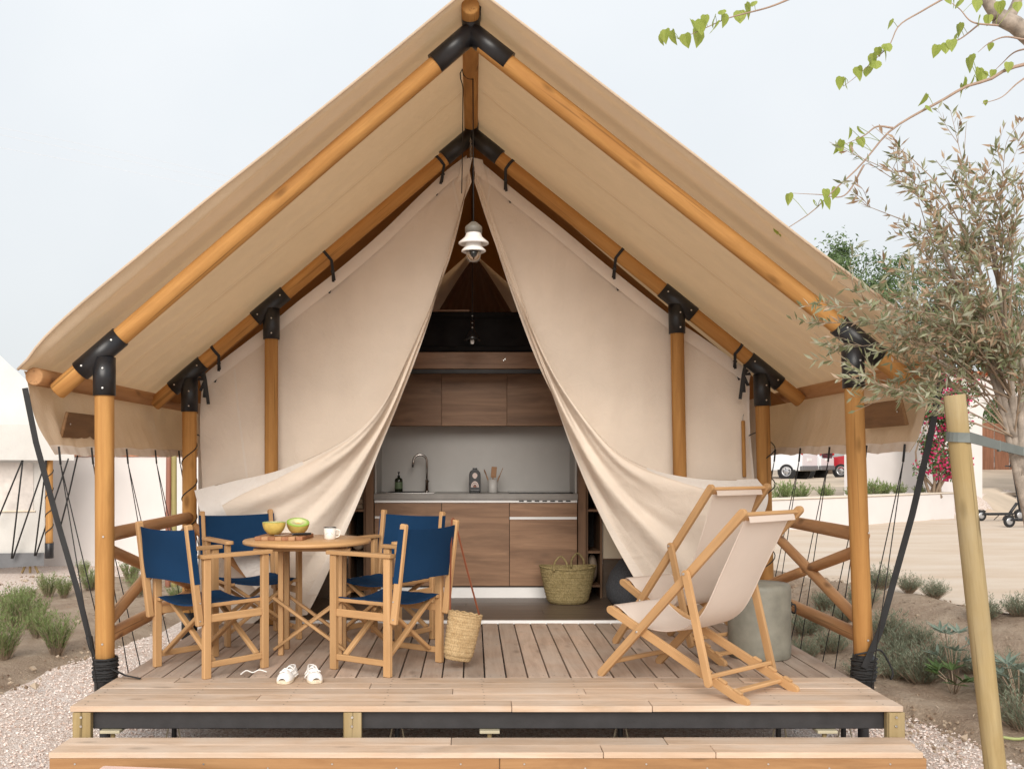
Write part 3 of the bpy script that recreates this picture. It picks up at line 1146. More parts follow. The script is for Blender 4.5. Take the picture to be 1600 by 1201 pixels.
# valances hanging from the eaves
def valance(e0, xb, zb, s, y0, y1, seed):
    def fn(u, v):
        y = y0 + (y1 - y0) * u
        top = V((e0.x + s * 0.052, y + 0.02, e0.z + 0.03))
        bot = V((xb, y + 0.06 * (1 - u) * 1.0, zb))
        if u < 0.03: bot.y -= 0.0
        p = top.lerp(bot, v)
        w_ = 0.010 * math.sin(y * 17 + v * 3.0 + seed) * math.sin(math.pi * min(1, v * 1.2) * 0.9) + 0.006 * math.sin(y * 41 + v * 7 + seed) + 0.012 * NZ.noise(V((y * 4, v * 3, seed)))
        p.x += s * (w_ + 0.028 * math.sin(math.pi * v))
        p.z -= 0.012 * v * (1 - abs(math.sin(y * 5.8 + 0.4))) 
        return p
    return fn


VLx, VLz = (85 - CX) * 5.52 / F, E + 11 * 5.52 / F
VRx, VRz = (1421 - CX) * 5.52 / F, E + 15 * 5.52 / F
for (e0, xb, zb, s, sd) in ((EL0, VLx, VLz, -1, 0.0), (ER0, VRx, VRz, 1, 4.0)):
    g = G()
    fn = valance(e0, xb, zb, s, 5.46, YB, sd)
    g.grid(150, 20, fn)
    o = obj('valance', g, MT['roof'], tent, smooth=True)
    g = G()
    g.grid(150, 1, lambda u, v: fn(u, 0.885 + 0.115 * v) + V((-s * 0.004, 0, 0)))
    obj('valance_hem', g, MT['hem'], o, smooth=True)
for (s, a, b, y0, y1) in ((-1, (90, 640), (93, 680), 5.74, 6.42), (1, (1419, 623), (1415, 664), 5.6, 6.2)):
    x = (90 - CX) * 5.74 / F + 0.035 if s < 0 else (1419 - CX) * 5.62 / F - 0.03
    zt, zb = (1.505, 1.355) if s < 0 else (1.57, 1.42)
    q = obj('wooden_plaque', box_bm(0.02, y1 - y0, zt - zb, 0.004), MT['plaque'], tent, MX.Translation((x, (y0 + y1) / 2, (zt + zb) / 2)) @ MX.Rotation(rad(14 * -s), 4, 'Y'))
    bolts(q, [V((x - s * 0.013, y0 + 0.06, (zt + zb) / 2 + 0.005))], V((-s, 0, 0)))
    bolts(q, [V((x - s * 0.013, y1 - 0.06, (zt + zb) / 2 + 0.005))], V((-s, 0, 0)))

# front wall canvas -------------------------------------------
def px(pts): return [(a, b) for a, b in pts]


WT = {-1: [(316, 596), (328, 584), (356, 562), (435, 502), (468, 475), (533, 424), (598, 368), (660, 308), (701, 270), (733, 246)],
      1: [(1170, 583), (1160, 577), (1090, 528), (1045, 497), (945, 418), (870, 356), (800, 300), (741, 250)]}
WB = {-1: [(312, 977), (390, 977), (455, 905), (545, 750), (625, 600), (690, 430), (733, 277)],
      1: [(1182, 977), (1095, 977), (1020, 890), (935, 730), (855, 600), (793, 440), (742, 277)]}
YWL = YR + 0.11
strap_at = {-1: [345, 520, 690], 1: [1150, 955, 792]}
for s in (-1, 1):
    T, B = catmull(WT[s], 60), catmull(WB[s], 60)

    def wfn(u, v):
        i = min(59, int(u * 60))
        f = u * 60 - i
        a = T[i].lerp(T[i + 1], f)
        b = B[i].lerp(B[i + 1], f)
        q = a.lerp(b, v)
        y = YWL
        edge = math.exp(-v * 4.0)
        y += 0.012 * math.sin(u * 30) * edge * 0.6 - 0.018 * math.exp(-((u - 0.0) / 0.09) ** 2) * math.sin(v * 6)
        y += 0.03 * NZ.noise(V((q.x * 0.011, q.y * 0.004, s * 3))) + 0.013 * NZ.noise(V((q.x * 0.035, q.y * 0.010, s * 5)))
        # tension folds running in from the outer edge
        fo = math.exp(-u * 7)
        y += 0.020 * fo * math.sin(q.y * 0.055 + u * 22) * sm(0.02, 0.2, v)
        sg = (q.x - 3 * math.sin(v * 9) * fo, q.y)
        return P(sg[0], sg[1], y)
    g = G()
    g.grid(90, 60, wfn)
    wl_ = obj('front_wall', g, MT['wallc'], tent, smooth=True)
    g = G()

    def hfn(u, v):
        i = min(59, int(u * 60))
        f = u * 60 - i
        a = T[i].lerp(T[i + 1], f)
        return P(a.x + s * 4 - s * 4 * v, a.y - 3 + 20 * v, YWL - 0.018 - 0.006 * math.sin(math.pi * v))
    g.grid(80, 5, hfn)
    obj('top_hem', g, MT['hem'], wl_, smooth=True)
    # seams
    for sx, v0 in ((365, .05), (703, .0)) if s < 0 else ((1168, .05), (770, .0)):
        u_ = min(range(61), key=lambda i: abs(T[i].x - sx)) / 60
        pts = [wfn(u_, v0 + (0.97 - v0) * k / 14) + V((0, -0.004, 0)) for k in range(15)]
        ribbon('seam', pts, 0.016, 0.002, MT['hem'], wl_, V((1, 0, 0)))
    # webbing straps tying the wall to the rafter
    for sxp in strap_at[s]:
        i = min(range(61), key=lambda i: abs(T[i].x - sxp))
        w0 = P(T[i].x, T[i].y + 6, YWL - 0.03)
        ra, rb = RR[0] if s < 0 else RR[1]
        d = (rb - ra).normalized()
        c = ra + d * ((w0 + V((s * -0.02, 0, 0.1)) - ra).dot(d))
        n = V((0, -1, 0))
        up = d.cross(n)
        if up.z < 0: up = -up
        pts = []
        for k in range(9):
            an = rad(200 - 25 * k)
            pts.append(c + (n * math.cos(an - math.pi / 2 + 0) * 1.0 + up * math.sin(an - math.pi / 2)) * 0.056)
        arc = [c + (n * math.sin(t_) + up * math.cos(t_)) * 0.0565 for t_ in [rad(a) for a in (-30, 0, 30, 60, 90, 115, 140)]]
        st = ribbon('tie_strap', arc + [w0.lerp(arc[-1], 0.5) + V((0, -0.01, 0)), w0], 0.022, 0.003, MT['strap'], tent, d)
        obj('buckle', box_bm(0.03, 0.008, 0.022, 0.002), MT['black'], st, MX.Translation(w0.lerp(arc[-1], 0.45) + V((0, -0.014, 0))) @ MX.Rotation(0.6 * s, 4, 'Y'))
        ribbon('strap_tail', [w0.lerp(arc[-1], 0.5) + V((0, -0.008, 0)), w0 + V((-s * -0.01, 0.01, -0.01)), w0 + V((s * 0.045, 0.02, -0.09))], 0.02, 0.003, MT['strap'], st, V((1, 0, 0)))

# pulled back curtains
def curtain(c1, c2, bot, s, seed):
    n = 90
    A, B_, BT = catmull(c1, n), catmull(c2, n), catmull(bot, 60)

    def fn(u, v):           # u apex -> bottom, v free edge -> opening edge
        i = min(n - 1, int(u * n))
        f = u * n - i
        a, b = A[i].lerp(A[i + 1], f), B_[i].lerp(B_[i + 1], f)
        q = a.lerp(b, v)
        j = min(59, int(v * 60))
        bt = BT[j].lerp(BT[j + 1], v * 60 - j)
        q = q + (bt - A[n].lerp(B_[n], v)) * (u ** 5)
        # folds fan out from the apex
        am = sm(0.05, 0.75, u)
        ph = v * 1.7 + 0.55 * math.sin(u * 3.0 + seed) + 0.35 * NZ.noise(V((v * 2, u * 2.5, seed)))
        fold = 0.036 * am * math.sin(2 * math.pi * ph) + 0.006 * am * math.sin(2 * math.pi * (ph * 2.1 + 0.4 + u))
        fold += 0.012 * NZ.noise(V((v * 5, u * 9, seed))) + 0.016 * sm(0.55, 0.95, u) * NZ.noise(V((v * 9 + u * 5, u * 11 - v * 4, seed + 3))) * (1.2 - v)
        fold += 0.004 * am * sm(0.3, 0.8, u) * math.sin(2 * math.pi * (v * 5.5 + 0.8 * math.sin(u * 4 + seed)))
        bulge = 0.13 * sm(0.25, 0.7, u) * math.sin(math.pi * min(1, v * 1.15 + 0.05))
        y = YWL - 0.025 - 0.235 * sm(0.25, 0.60, u) * (1 - 0.75 * v) - bulge * 0.6 + fold
        return P(q.x, q.y, y)
    return fn


CL = dict(c1=[(733, 262), (722, 330), (704, 400), (680, 462), (645, 540), (605, 622), (560, 672), (500, 708), (430, 736), (365, 750), (304, 766)],
          c2=[(737, 284), (719, 330), (699, 400), (674, 490), (650, 560), (622, 632), (592, 705), (566, 770), (533, 848), (503, 915), (480, 960)],
          bot=[(304, 766), (314, 800), (332, 835), (352, 850), (378, 892), (420, 945), (452, 962), (480, 960)], s=-1, seed=2.2)
CR = dict(c1=[(743, 262), (765, 325), (800, 420), (832, 510), (868, 585), (905, 640), (955, 698), (1005, 728), (1065, 744), (1125, 749), (1183, 748)],
          c2=[(741, 284), (766, 360), (800, 450), (836, 545), (868, 630), (893, 700), (924, 775), (955, 838), (987, 895), (1022, 955)],
          bot=[(1183, 748), (1200, 775), (1188, 815), (1165, 850), (1130, 900), (1090, 945), (1022, 957)], s=1, seed=5.7)
for cd in (CL, CR):
    fn = curtain(**cd)
    g = G()
    s = cd['s']

    def cfn(u, v):
        if v < 0.06:                     # rolled-over free edge
            t_ = (0.06 - v) / 0.06
            base = fn(u, 0.0)
            inn = fn(u, 0.05)
            d = (inn - base)
            d = d.normalized() if d.length > 1e-6 else V((1, 0, 0))
            an = t_ * math.pi * 1.25
            r_ = 0.006 + 0.020 * sm(0.05, 0.6, u)
            return base + d * (r_ * (1 - math.sin(an))) * 0.9 + V((0, 1, 0)) * r_ * (1 - math.cos(an))
        return fn(u, (v - 0.06) / 0.94)
    g.grid(130, 110, cfn)
    cu = obj('door_curtain', g, MT['wallc'], tent, smooth=True)
    # white hem along the lower edge and free edge
    g = G()
    g.grid(14, 60, lambda u, v: fn(0.955 + 0.045 * u, v * 0.62) + V((0, -0.005, 0)))
    obj('bottom_hem', g, MT['hemw'], cu, smooth=True)
    g = G()
    g.grid(80, 4, lambda u, v: fn(0.30 + 0.66 * u, (0.012 + 0.065 * v) * (0.4 + 0.6 * u)) + V((0, -0.0045, 0)))
    obj('edge_hem', g, MT['hem'], cu, smooth=True)
    g = G()
    g.grid(40, 5, lambda u, v: fn(0.76 + 0.195 * u, (0.006 + 0.13 * v) * (0.35 + 0.65 * u)) + V((0, -0.006, 0)))
    obj('corner_hem', g, MT['hemw'], cu, smooth=True)
    g = G()
    g.grid(80, 3, lambda u, v: fn(0.02 + 0.93 * u, 0.93 + 0.068 * v) + V((0, -0.0035, 0)))
    obj('opening_hem', g, MT['hem'], cu, smooth=True)
# apex canvas piece above the opening
g = G()
g.grid(10, 6, lambda u, v: P(722 + 32 * u - (u - .5) * 2 * 0 + (u - 0.5) * 16 * v, 246 + 8 * abs(u - 0.5) + 36 * v * abs(2 * u - 1) ** 0.3, YWL - 0.035 - 0.004 * math.sin(u * 9)))
obj('apex_patch', g, MT['hem'], tent, smooth=True)

# side and back walls that close the tent
for x, z in ((-2.08, 1.66), (2.17, 1.70)):
    g = G()
    g.grid(30, 12, lambda u, v: (x + 0.01 * math.sin(u * 40), YWL + 0.02 + (YB - YWL - 0.04) * u, z * (1 - v) + 0.0))
    obj('side_wall', g, MT['wallc'], tent, smooth=True)
g = G()
g.poly([(-2.1, YB - 0.02, 0), (2.2, YB - 0.02, 0), (2.2, YB - 0.02, 1.75), (0, YB - 0.02, 3.72), (-2.1, YB - 0.02, 1.7)])
obj('back_wall', g, MT['wallc'], tent)

# side railings: top rail, bottom rail and crossed braces
for s in (0, 1):
    fa, ra_ = front_posts[s][0], rear_posts[s][0]
    f = V((fa.x, YF, 0))
    r_ = V((ra_.x, YR, 0))
    ins = V((0.0, 0, 0))
    zt, zb = 0.80, 0.225
    pole('rail', f + Z * zt, r_ + Z * zt, 0.041, MT['rail'], tent)
    pole('rail', f + Z * zb, r_ + Z * zb, 0.041, MT['rail'], tent)
    pole('brace', f + Z * (zb + 0.07), r_ + Z * (zt - 0.07), 0.034, MT['rail'], tent)
    o2 = V(((1 if s == 0 else -1) * 0.03, 0, 0))
    m0, m1 = f + Z * (zt - 0.07), r_ + Z * (zb + 0.07)
    pole('brace', m0, m0.lerp(m1, 0.465), 0.034, MT['rail'], tent)
    pole('brace', m0.lerp(m1, 0.535), m1, 0.034, MT['rail'], tent)
    ip = inner_posts[s][0]
    i_ = V((ip.x, YR, 0))
    pole('brace', r_ + Z * 0.76, i_ + Z * 0.22, 0.034, MT['rail'], tent)
    bolts(tent, [fa + V((0.01, -0.0525, 0.70)), fa + V((0.005, -0.0525, 0.10))])
# rope wound round the front post feet, loose twine on the rear posts
for s, (a, b) in enumerate(front_posts):
    for k in range(3):
        tube('rope_wrap', [q_ + V((R.uniform(-1, 1), R.uniform(-1, 1), 0.9 * math.sin(3.1 * i_ + k))) * 0.003 for i_, q_ in enumerate(helix(V((a.x, a.y, -0.015 + 0.004 * k)), V((a.x + 0.004, a.y, 0.115)), 0.060 + 0.004 * k, 10.3 - 2.6 * k, 11, 2.0 * k + s))], 0.0058, MT['rope'], tent, 6)
    a2 = V((a.x, a.y - 0.06, 0.02))
    if s == 0:
        ribbon('rope_end', [a2 + V((0.05, 0.02, 0.04)), a2 + V((0.13, 0.02, 0.0)), a2 + V((0.22, 0.0, -0.012))], 0.02, 0.004, MT['strap'], tent, V((0, 1, 0)))
    else:
        tube('rope_end', [a2 + V((-0.07, 0, 0.12)), a2 + V((0.02, -0.01, 0.14)), a2 + V((0.10, 0.05, 0.13)), a2 + V((0.16, 0.05, 0.02)), a2 + V((0.15, 0.05, -0.03))], 0.006, MT['rope'], tent, 6, 20)
for s, (a, b) in enumerate(rear_posts):
    h = helix(V((a.x, a.y, 0.3)), V((a.x, a.y, 1.42)), 0.0555, 4.2, 16, 1.0)
    e = h[-1]
    sg = 1 if s == 0 else -1
    tube('twine', h + [e + V((sg * 0.03, -0.01, 0.02)), e + V((sg * 0.10, -0.02, -0.01))], 0.0042, MT['rope'], tent, 5)
# dark strap bundles beside the rear brackets
for s in (0, 1):
    c = P(322 if s == 0 else 1160, 598 if s == 0 else 590, YR - 0.01)
    sg = 1 if s == 0 else -1
    for k in range(3):
        ribbon('strap_bundle', [c + V((sg * (-0.02 - 0.02 * k), 0, 0.09 - 0.03 * k)), c + V((0, -0.02, 0.02)), c + V((sg * (-0.04 + 0.03 * k), -0.01, -0.06 - 0.05 * k))], 0.024, 0.004, MT['strap'], tent, V((sg * 0.6, 0.2, 0.6)))
# storm straps at the front corners
ribbon('storm_strap', [P(39, 606, 5.47), P(56, 690, 5.5), P(90, 815, 5.56), P(122, 925, 5.62), P(140, 998, 5.66)], 0.031, 0.004, MT['strap'], tent, V((1, 0.3, 0)))
tube('strap_hook', [P(139, 994, 5.66), P(143, 1012, 5.66), P(150, 1030, 5.64), P(160, 1046, 5.60)], [0.02, 0.016, 0.006, 0.006], MT['rope'], tent, 7)
ribbon('storm_strap', [P(1472, 588, 5.47), P(1452, 690, 5.5), P(1425, 805, 5.53), P(1400, 895, 5.55), P(1375, 985, 5.55), P(1350, 1043, 5.54)], 0.042, 0.004, MT['strap'], tent, V((1, 0.3, 0)))
# thin guy ropes from the valance hems to the deck frame
for s, xv, zv, xd in ((-1, VLx, VLz, -2.06), (1, VRx, VRz, 2.2)):
    pxs = [85, 140, 195, 240, 277] if s < 0 else [1421, 1357, 1299, 1253, 1214]
    for k, xx in enumerate(pxs):
        y = max(5.55, xv * F / (xx - CX))
        top = V((xv - s * 0.012, y, zv + 0.012))
        kn = top + V((s * -0.01, 0, -0.07))
        g = G()
        g.tube([top + V((0, 0, 0.03)), kn], 0.0065, 6)
        for dy in (-0.09, 0.13):
            g.tube([kn, V((xd - s * 0.02, y + dy + 0.2 * (s > 0) * 0, -0.09))], 0.0032, 5)
        obj('guy_rope', g, MT['rope'], tent, smooth=True)
tube('guy_rope', [P(122, 708, 5.9), P(108, 770, 5.9), P(92, 832, 5.9)], 0.005, MT['rope'], tent, 6)
# thin stick leaning in front of the wall
pole('wall_stick', P(1163, 745, YWL - 0.05), P(1161, 657, YWL - 0.05), 0.014, MT['log'], tent, seg=10)
tube('stick_hook', [P(1161, 658, YWL - 0.05), P(1160, 652, YWL - 0.05), P(1162, 647, YWL - 0.05)], 0.003, MT['bolt'], tent, 6)
# chain and cable at the ridge
ch = P(735, 215, YR - 0.03)
for k in range(9):
    bm = bmesh.new()
    tg = G()
    c = ch + V((0.004 * (k % 2), -0.03, -0.02 - 0.018 * k))
    ax = V((1, 0, 0)) if k % 2 else V((0, 1, 0))
    tg.tube([c + (ax * math.cos(t_) * 0.007 + Z * math.sin(t_) * 0.012) for t_ in [2 * math.pi * j / 10 for j in range(11)]], 0.0022, 5)
    bm.free()
    obj('chain_link', tg, MT['chrome'], tent, smooth=True)
# ------------------------------------------------------------------ director's chairs
BE = MT['beech']


def make_chair():
    r = thing('director_chair', 'x', 'chair')
    hx, hy = 0.252, 0.20
    for sx in (-1, 1):
        for sy in (-1, 1):
            box('leg', sx * hx - 0.016, sx * hx + 0.016, sy * hy - 0.0235, sy * hy + 0.0235, 0.0, 0.672, BE, r, 0.004)
        x = sx * hx
        bar('side_rail', V((x, -hy + 0.0225, 0.075)), V((x, hy - 0.0225, 0.075)), 0.02, 0.035, BE, r)
        bar('side_rail', V((x, -hy + 0.0225, 0.335)), V((x, hy - 0.0225, 0.335)), 0.02, 0.045, BE, r)
        bar('seat_bar', V((sx * 0.222, -0.215, 0.405)), V((sx * 0.222, 0.215, 0.405)), 0.034, 0.022, BE, r)
        # armrest: flat plank with rounded ends
        out = []
        for k in range(9):
            a = math.pi * k / 8
            out.append((0.028 * math.cos(a), 0.235 + 0.018 * math.sin(a)))
        out += [(-0.028, -0.24), (0.028, -0.24)]
        obj('armrest', extrude_bm(out, 0.022, 0.004), BE, r, MX.Translation((x, 0, 0.684)) @ MX.Rotation(rad(90), 4, 'X') @ MX.Scale(-1, 4, V((0, 0, 1))) if False else MX.Translation((x, 0, 0.684)) @ MX(((1, 0, 0, 0), (0, 0, 1, 0), (0, 1, 0, 0), (0, 0, 0, 1))))
        # raked back post bolted to the rear leg
        bp = bar('back_post', V((x + sx * 0.001, -hy - 0.044, 0.30)), V((x + sx * 0.001, -hy - 0.119, 0.868)), 0.033, 0.044, BE, r, V((0, 1, 0)), 0.007)
        for zz in (0.33, 0.43):
            bm = bmesh.new()
            add_cyl(bm, V((x + sx * 0.014, -hy - 0.052, zz)), V((x + sx * 0.0195, -hy - 0.052, zz)), 0.005, 8)
            obj('screw_head', bm, MT['bolt'], bp)
    for y, sg in ((-0.165, 1), (-0.137, -1), (0.137, 1), (0.165, -1)):       # crossed folding legs
        bar('cross_leg', V((-sg * 0.225, y, 0.085)), V((sg * 0.215, y, 0.398)), 0.022, 0.034, BE, r, V((0, 1, 0)))
    for y in (-0.151, 0.151):
        bm = bmesh.new()
        add_cyl(bm, V((-0.005, y - 0.03, 0.243)), V((-0.005, y + 0.03, 0.243)), 0.005, 8)
        obj('pivot_bolt', bm, MT['bolt'], r)
    # slung seat and back panel in cloth
    g = G()
    th = 0.004

    def seat(u, v, o=0.0):
        x = -0.235 + 0.47 * u
        y = -0.212 + 0.424 * v
        z = 0.424 - 0.040 * (1 - (2 * u - 1) ** 2) * (0.8 + 0.2 * math.sin(v * 3)) + 0.002 * math.sin(v * 23) - 0.012 * sm(0.93, 1, abs(2 * u - 1))
        return (x, y, z + o)
    g.grid(18, 12, lambda u, v: seat(u, v, th))
    g.grid(18, 12, lambda u, v: seat(u, 1 - v, -th))
    for vv in (0, 1):
        g.grid(18, 1, lambda u, v: seat(u if vv else 1 - u, vv, -th + 2 * th * v))
    obj('seat', g, MT['navy'], r, smooth=False)
    g = G()

    def back(u, v, o=0.0):
        x = -0.272 + 0.544 * u
        z = 0.535 + 0.305 * v
        post = -0.24 - 0.075 * (z - 0.30) / 0.568
        d = 0.035 * (1 - (2 * u - 1) ** 2)
        z2 = z - 0.010 * (1 - (2 * u - 1) ** 2) * (2 * v - 1) * 1.0
        y = post - d * (0.8 + 0.2 * v) - 0.004 * math.sin(v * 5 + u * 4) + o
        if abs(2 * u - 1) > 0.9: y = post + (o * 4.6 if abs(o) > 0 else 0)
        return (x, y, z2)
    g.grid(20, 12, lambda u, v: back(u, v, th))
    g.grid(20, 12, lambda u, v: back(1 - u, v, -th))
    for vv in (0, 1):
        g.grid(20, 1, lambda u, v: back(1 - u if vv else u, vv, -th + 2 * th * v))
    for uu in (0, 1):
        g.grid(1, 12, lambda u, v: back(uu, v, (-th + 2 * th * u) * (1 if uu == 0 else -1)))
    obj('back_panel', g, MT['navy'], r, smooth=False)
    return r


ch0 = make_chair()
CG = 'director chairs round the table'
spots = [(-1.546, 5.90, -41, 'navy director chair at the left front, its back turned to the railing'),
         (-0.502, 5.946, 56.5, 'navy director chair with the little straw bag hung on its back'),
         (-1.506, 6.86, -146.6, 'navy director chair behind the table, in front of the left curtain'),
         (-0.587, 6.80, 148, 'navy director chair behind the table, in front of the kitchen doorway')]
chairs = []
for i, (x, y, a, lab) in enumerate(spots):
    mw = MX.Translation((x, y, 0.0)) @ MX.Rotation(rad(a), 4, 'Z')
    if i == 0:
        o = ch0
    else:
        o = copy_tree(ch0, None, mw)
    chairs.append((o, mw, lab))
for o, mw, lab in chairs:
    o.matrix_basis = mw
    WM[o.name] = mw
    tag(o, lab, 'chair', CG)

# ------------------------------------------------------------------ round table
tc = V((-1.05, 6.37, 0))
tb_ = thing('round_table', 'small round beech folding table with crossed legs', 'table', tc)
MT['beechx'] = wood('beech_top', (0.60, 0.36, 0.17), (0.49, 0.275, 0.12), axis=0, rough=0.38, knots=0.0, var=0.02, fib=0.1)
obj('table_top', lathe_bm([(0, 0.695), (0.398, 0.695), (0.405, 0.700), (0.406, 0.714), (0.400, 0.720), (0, 0.720)], 64), MT['beechx'], tb_, MX.Translation(tc) @ MX.Rotation(rad(20), 4, 'Z'))
hx, hy = 0.185, 0.12
tq = tc + V((0.035, 0, 0))
for sy in (-1, 1):
    bar('apron', tc + V((-0.30, sy * 0.20, 0.672)), tc + V((0.30, sy * 0.20, 0.672)), 0.02, 0.044, BE, tb_, V((0, 1, 0)))
for sx in (-1, 1):
    bar('apron', tc + V((sx * 0.22, -0.19, 0.672)), tc + V((sx * 0.22, 0.19, 0.672)), 0.02, 0.044, BE, tb_)
    for sy in (-1, 1):
        x, y = tq.x + sx * hx, tq.y + sy * (hy - 0.02)
        box('leg', x - 0.016, x + 0.016, y - 0.02, y + 0.02, 0.0, 0.694, BE, tb_, 0.003)
for y, sg in ((-0.131, 1), (-0.150, -1), (0.131, 1), (0.150, -1)):
    bar('cross_bar', tq + V((-sg * 0.225, y, 0.04)), tq + V((sg * 0.225, y, 0.37)), 0.018, 0.040, BE, tb_, V((0, 1, 0)))
# chopping board
cb = thing('chopping_board', 'striped wooden chopping board on the table', 'chopping board', (-1.205, 6.42, 0.7205))
cm = MX.Translation((-1.205, 6.42, 0.7205)) @ MX.Rotation(rad(-4), 4, 'Z')
STR = [wood('board_strip_a', (0.40, 0.20, 0.10), (0.28, 0.12, 0.06), axis=1, knots=0), wood('board_strip_b', (0.52, 0.31, 0.17), (0.40, 0.22, 0.11), axis=1, knots=0)]
for k in range(7):
    xk = -0.15 + 0.043 * k
    obj('strip', box_bm(0.0425, 0.36 - (0.05 if k == 6 else 0), 0.024, 0.003, org=(xk + 0.0215, 0.01, 0.012)), STR[k % 2], cb, cm)
# melon halves
def flesh():
    t = NT('melon_flesh')
    tcn = t.new('TexCoord')
    sp = t.new('SeparateXYZ')
    t.link(tcn.outputs['Object'], sp.inputs[0])
    cbn = t.new('CombineXYZ')
    t.link(sp.outputs[0], cbn.inputs[0])
    t.link(sp.outputs[1], cbn.inputs[1])
    ln = t.new('VectorMath', operation='LENGTH')
    t.link(cbn.outputs[0], ln.inputs[0])
    nz = t.noise(tcn.outputs['Object'], 60, 3)
    ad = t.new('Math', operation='MULTIPLY_ADD')
    t.link(nz, ad.inputs[0])
    ad.inputs[1].default_value = 0.012
    t.link(ln.outputs['Value'], ad.inputs[2])
    sc_ = t.new('Math', operation='MULTIPLY')
    t.link(ad.outputs[0], sc_.inputs[0])
    sc_.inputs[1].default_value = 12.0
    cc = t.ramp(sc_.outputs[0], [(0.16, (0.55, 0.27, 0.07)), (0.27, (0.66, 0.46, 0.20)), (0.36, (0.74, 0.70, 0.42)), (0.62, (0.62, 0.70, 0.32)), (0.82, (0.32, 0.52, 0.10)), (0.93, (0.26, 0.44, 0.07))])
    return t.out(cc, 0.3)


MT['flesh'] = flesh()
MT['rind'] = plain('melon_rind', (0.60, 0.45, 0.12), 0.5, var=0.2, nscale=20, bump=0.3, bscale=70)


def melon(label, mw):
    m = thing('melon_half', label, 'melon', mw.translation, 'melon halves')
    rr, hh = 0.074, 0.085
    prof = [(0, -hh)] + [(rr * math.sin(math.pi / 2 * k / 10), -hh * math.cos(math.pi / 2 * k / 10)) for k in range(1, 11)]
    obj('rind', lathe_bm(prof, 36), MT['rind'], m, mw)
    obj('flesh', lathe_bm([(rr - 0.0005, 0.0004), (rr - 0.005, 0.0024), (0.028, 0.0026), (0.022, -0.010), (0, -0.016)], 36), MT['flesh'], m, mw)
    return m


melon('yellow rind melon half standing cut side up on the chopping board', MX.Translation((-1.262, 6.36, 0.7445 + 0.085)))
melon('melon half tipped to show pale green flesh and orange core', MX.Translation((-1.128, 6.47, 0.7445 + 0.079)) @ MX.Rotation(rad(20), 4, 'X') @ MX.Rotation(rad(6), 4, 'Y'))
kn = thing('knife', 'dark handled knife lying on the chopping board', 'knife', (-1.10, 6.36, 0.746))
km = MX.Translation((-1.105, 6.35, 0.753)) @ MX.Rotation(rad(24), 4, 'Z')
obj('handle', box_bm(0.125, 0.026, 0.016, 0.006, 2, org=(0.02, 0, 0.002)), MT['blackgloss'], kn, km)
obj('blade', extrude_bm([(-0.04, -0.012), (-0.04, 0.012), (-0.13, 0.012), (-0.155, 0.004), (-0.15, -0.010)], 0.002), MT['chrome'], kn, km @ MX.Rotation(rad(90), 4, 'X'))
# enamel mug
mp_ = V((-0.906, 6.37, 0.7205))
mg = thing('enamel_mug', 'white enamel mug with black rim on the table', 'mug', mp_)
MT['enamel'] = plain('enamel', (0.80, 0.76, 0.70), 0.25, var=0.02)
obj('cup', lathe_bm([(0, 0.002), (0.034, 0.0), (0.037, 0.004), (0.0395, 0.074), (0.0375, 0.074), (0.035, 0.006), (0, 0.005)], 36), MT['enamel'], mg, MX.Translation(mp_))
tube('rim', [mp_ + V((0.0395 * math.cos(2 * math.pi * k / 32), 0.0395 * math.sin(2 * math.pi * k / 32), 0.0755)) for k in range(33)], 0.0022, MT['blackgloss'], mg, 6)
tube('handle', [mp_ + V((0.037, -0.004, 0.062)), mp_ + V((0.062, -0.006, 0.058)), mp_ + V((0.066, -0.006, 0.038)), mp_ + V((0.055, -0.006, 0.018)), mp_ + V((0.037, -0.004, 0.014))], 0.0042, MT['enamel'], mg, 8, 18)
mk = [(-0.022, 0.032), (-0.012, 0.044), (-0.004, 0.040), (0.004, 0.050), (0.012, 0.044), (0.020, 0.034)]
tube('printed_mountain_line', [mp_ + V((x, -math.sqrt(0.0392 ** 2 - x * x), z)) for x, z in mk], 0.0007, MT['blackgloss'], mg, 4)

# ------------------------------------------------------------------ deck chairs
def outline_rail(L, w):
    o = []
    for k in range(9):
        a = -math.pi / 2 + math.pi * k / 8
        o.append((w / 2 * math.sin(a) * -1, L - w / 2 + w / 2 * math.cos(a)))
    for k in range(9):
        a = math.pi / 2 - math.pi * k / 8
        o.append((w / 2 * math.sin(a) * -1 * 1, w / 2 - w / 2 * math.cos(a)))
    return o


def rrail(name, a, b, w, t, side, parent):          # rail with rounded ends; side = axis of its thickness
    d = (b - a)
    L = d.length
    z = d.normalized()
    y = (side - z * side.dot(z)).normalized()
    x = y.cross(z)
    m = MX((x, y, z)).transposed().to_4x4()
    m.translation = a
    o = []
    r = w / 2
    for k in range(9):
        an = math.pi * k / 8
        o.append((r * math.cos(an), L - r + r * math.sin(an)))
    for k in range(9):
        an = math.pi + math.pi * k / 8
        o.append((r * math.cos(an), r + r * math.sin(an)))
    return obj(name, extrude_bm(o, t, 0.003), BE, parent, m)


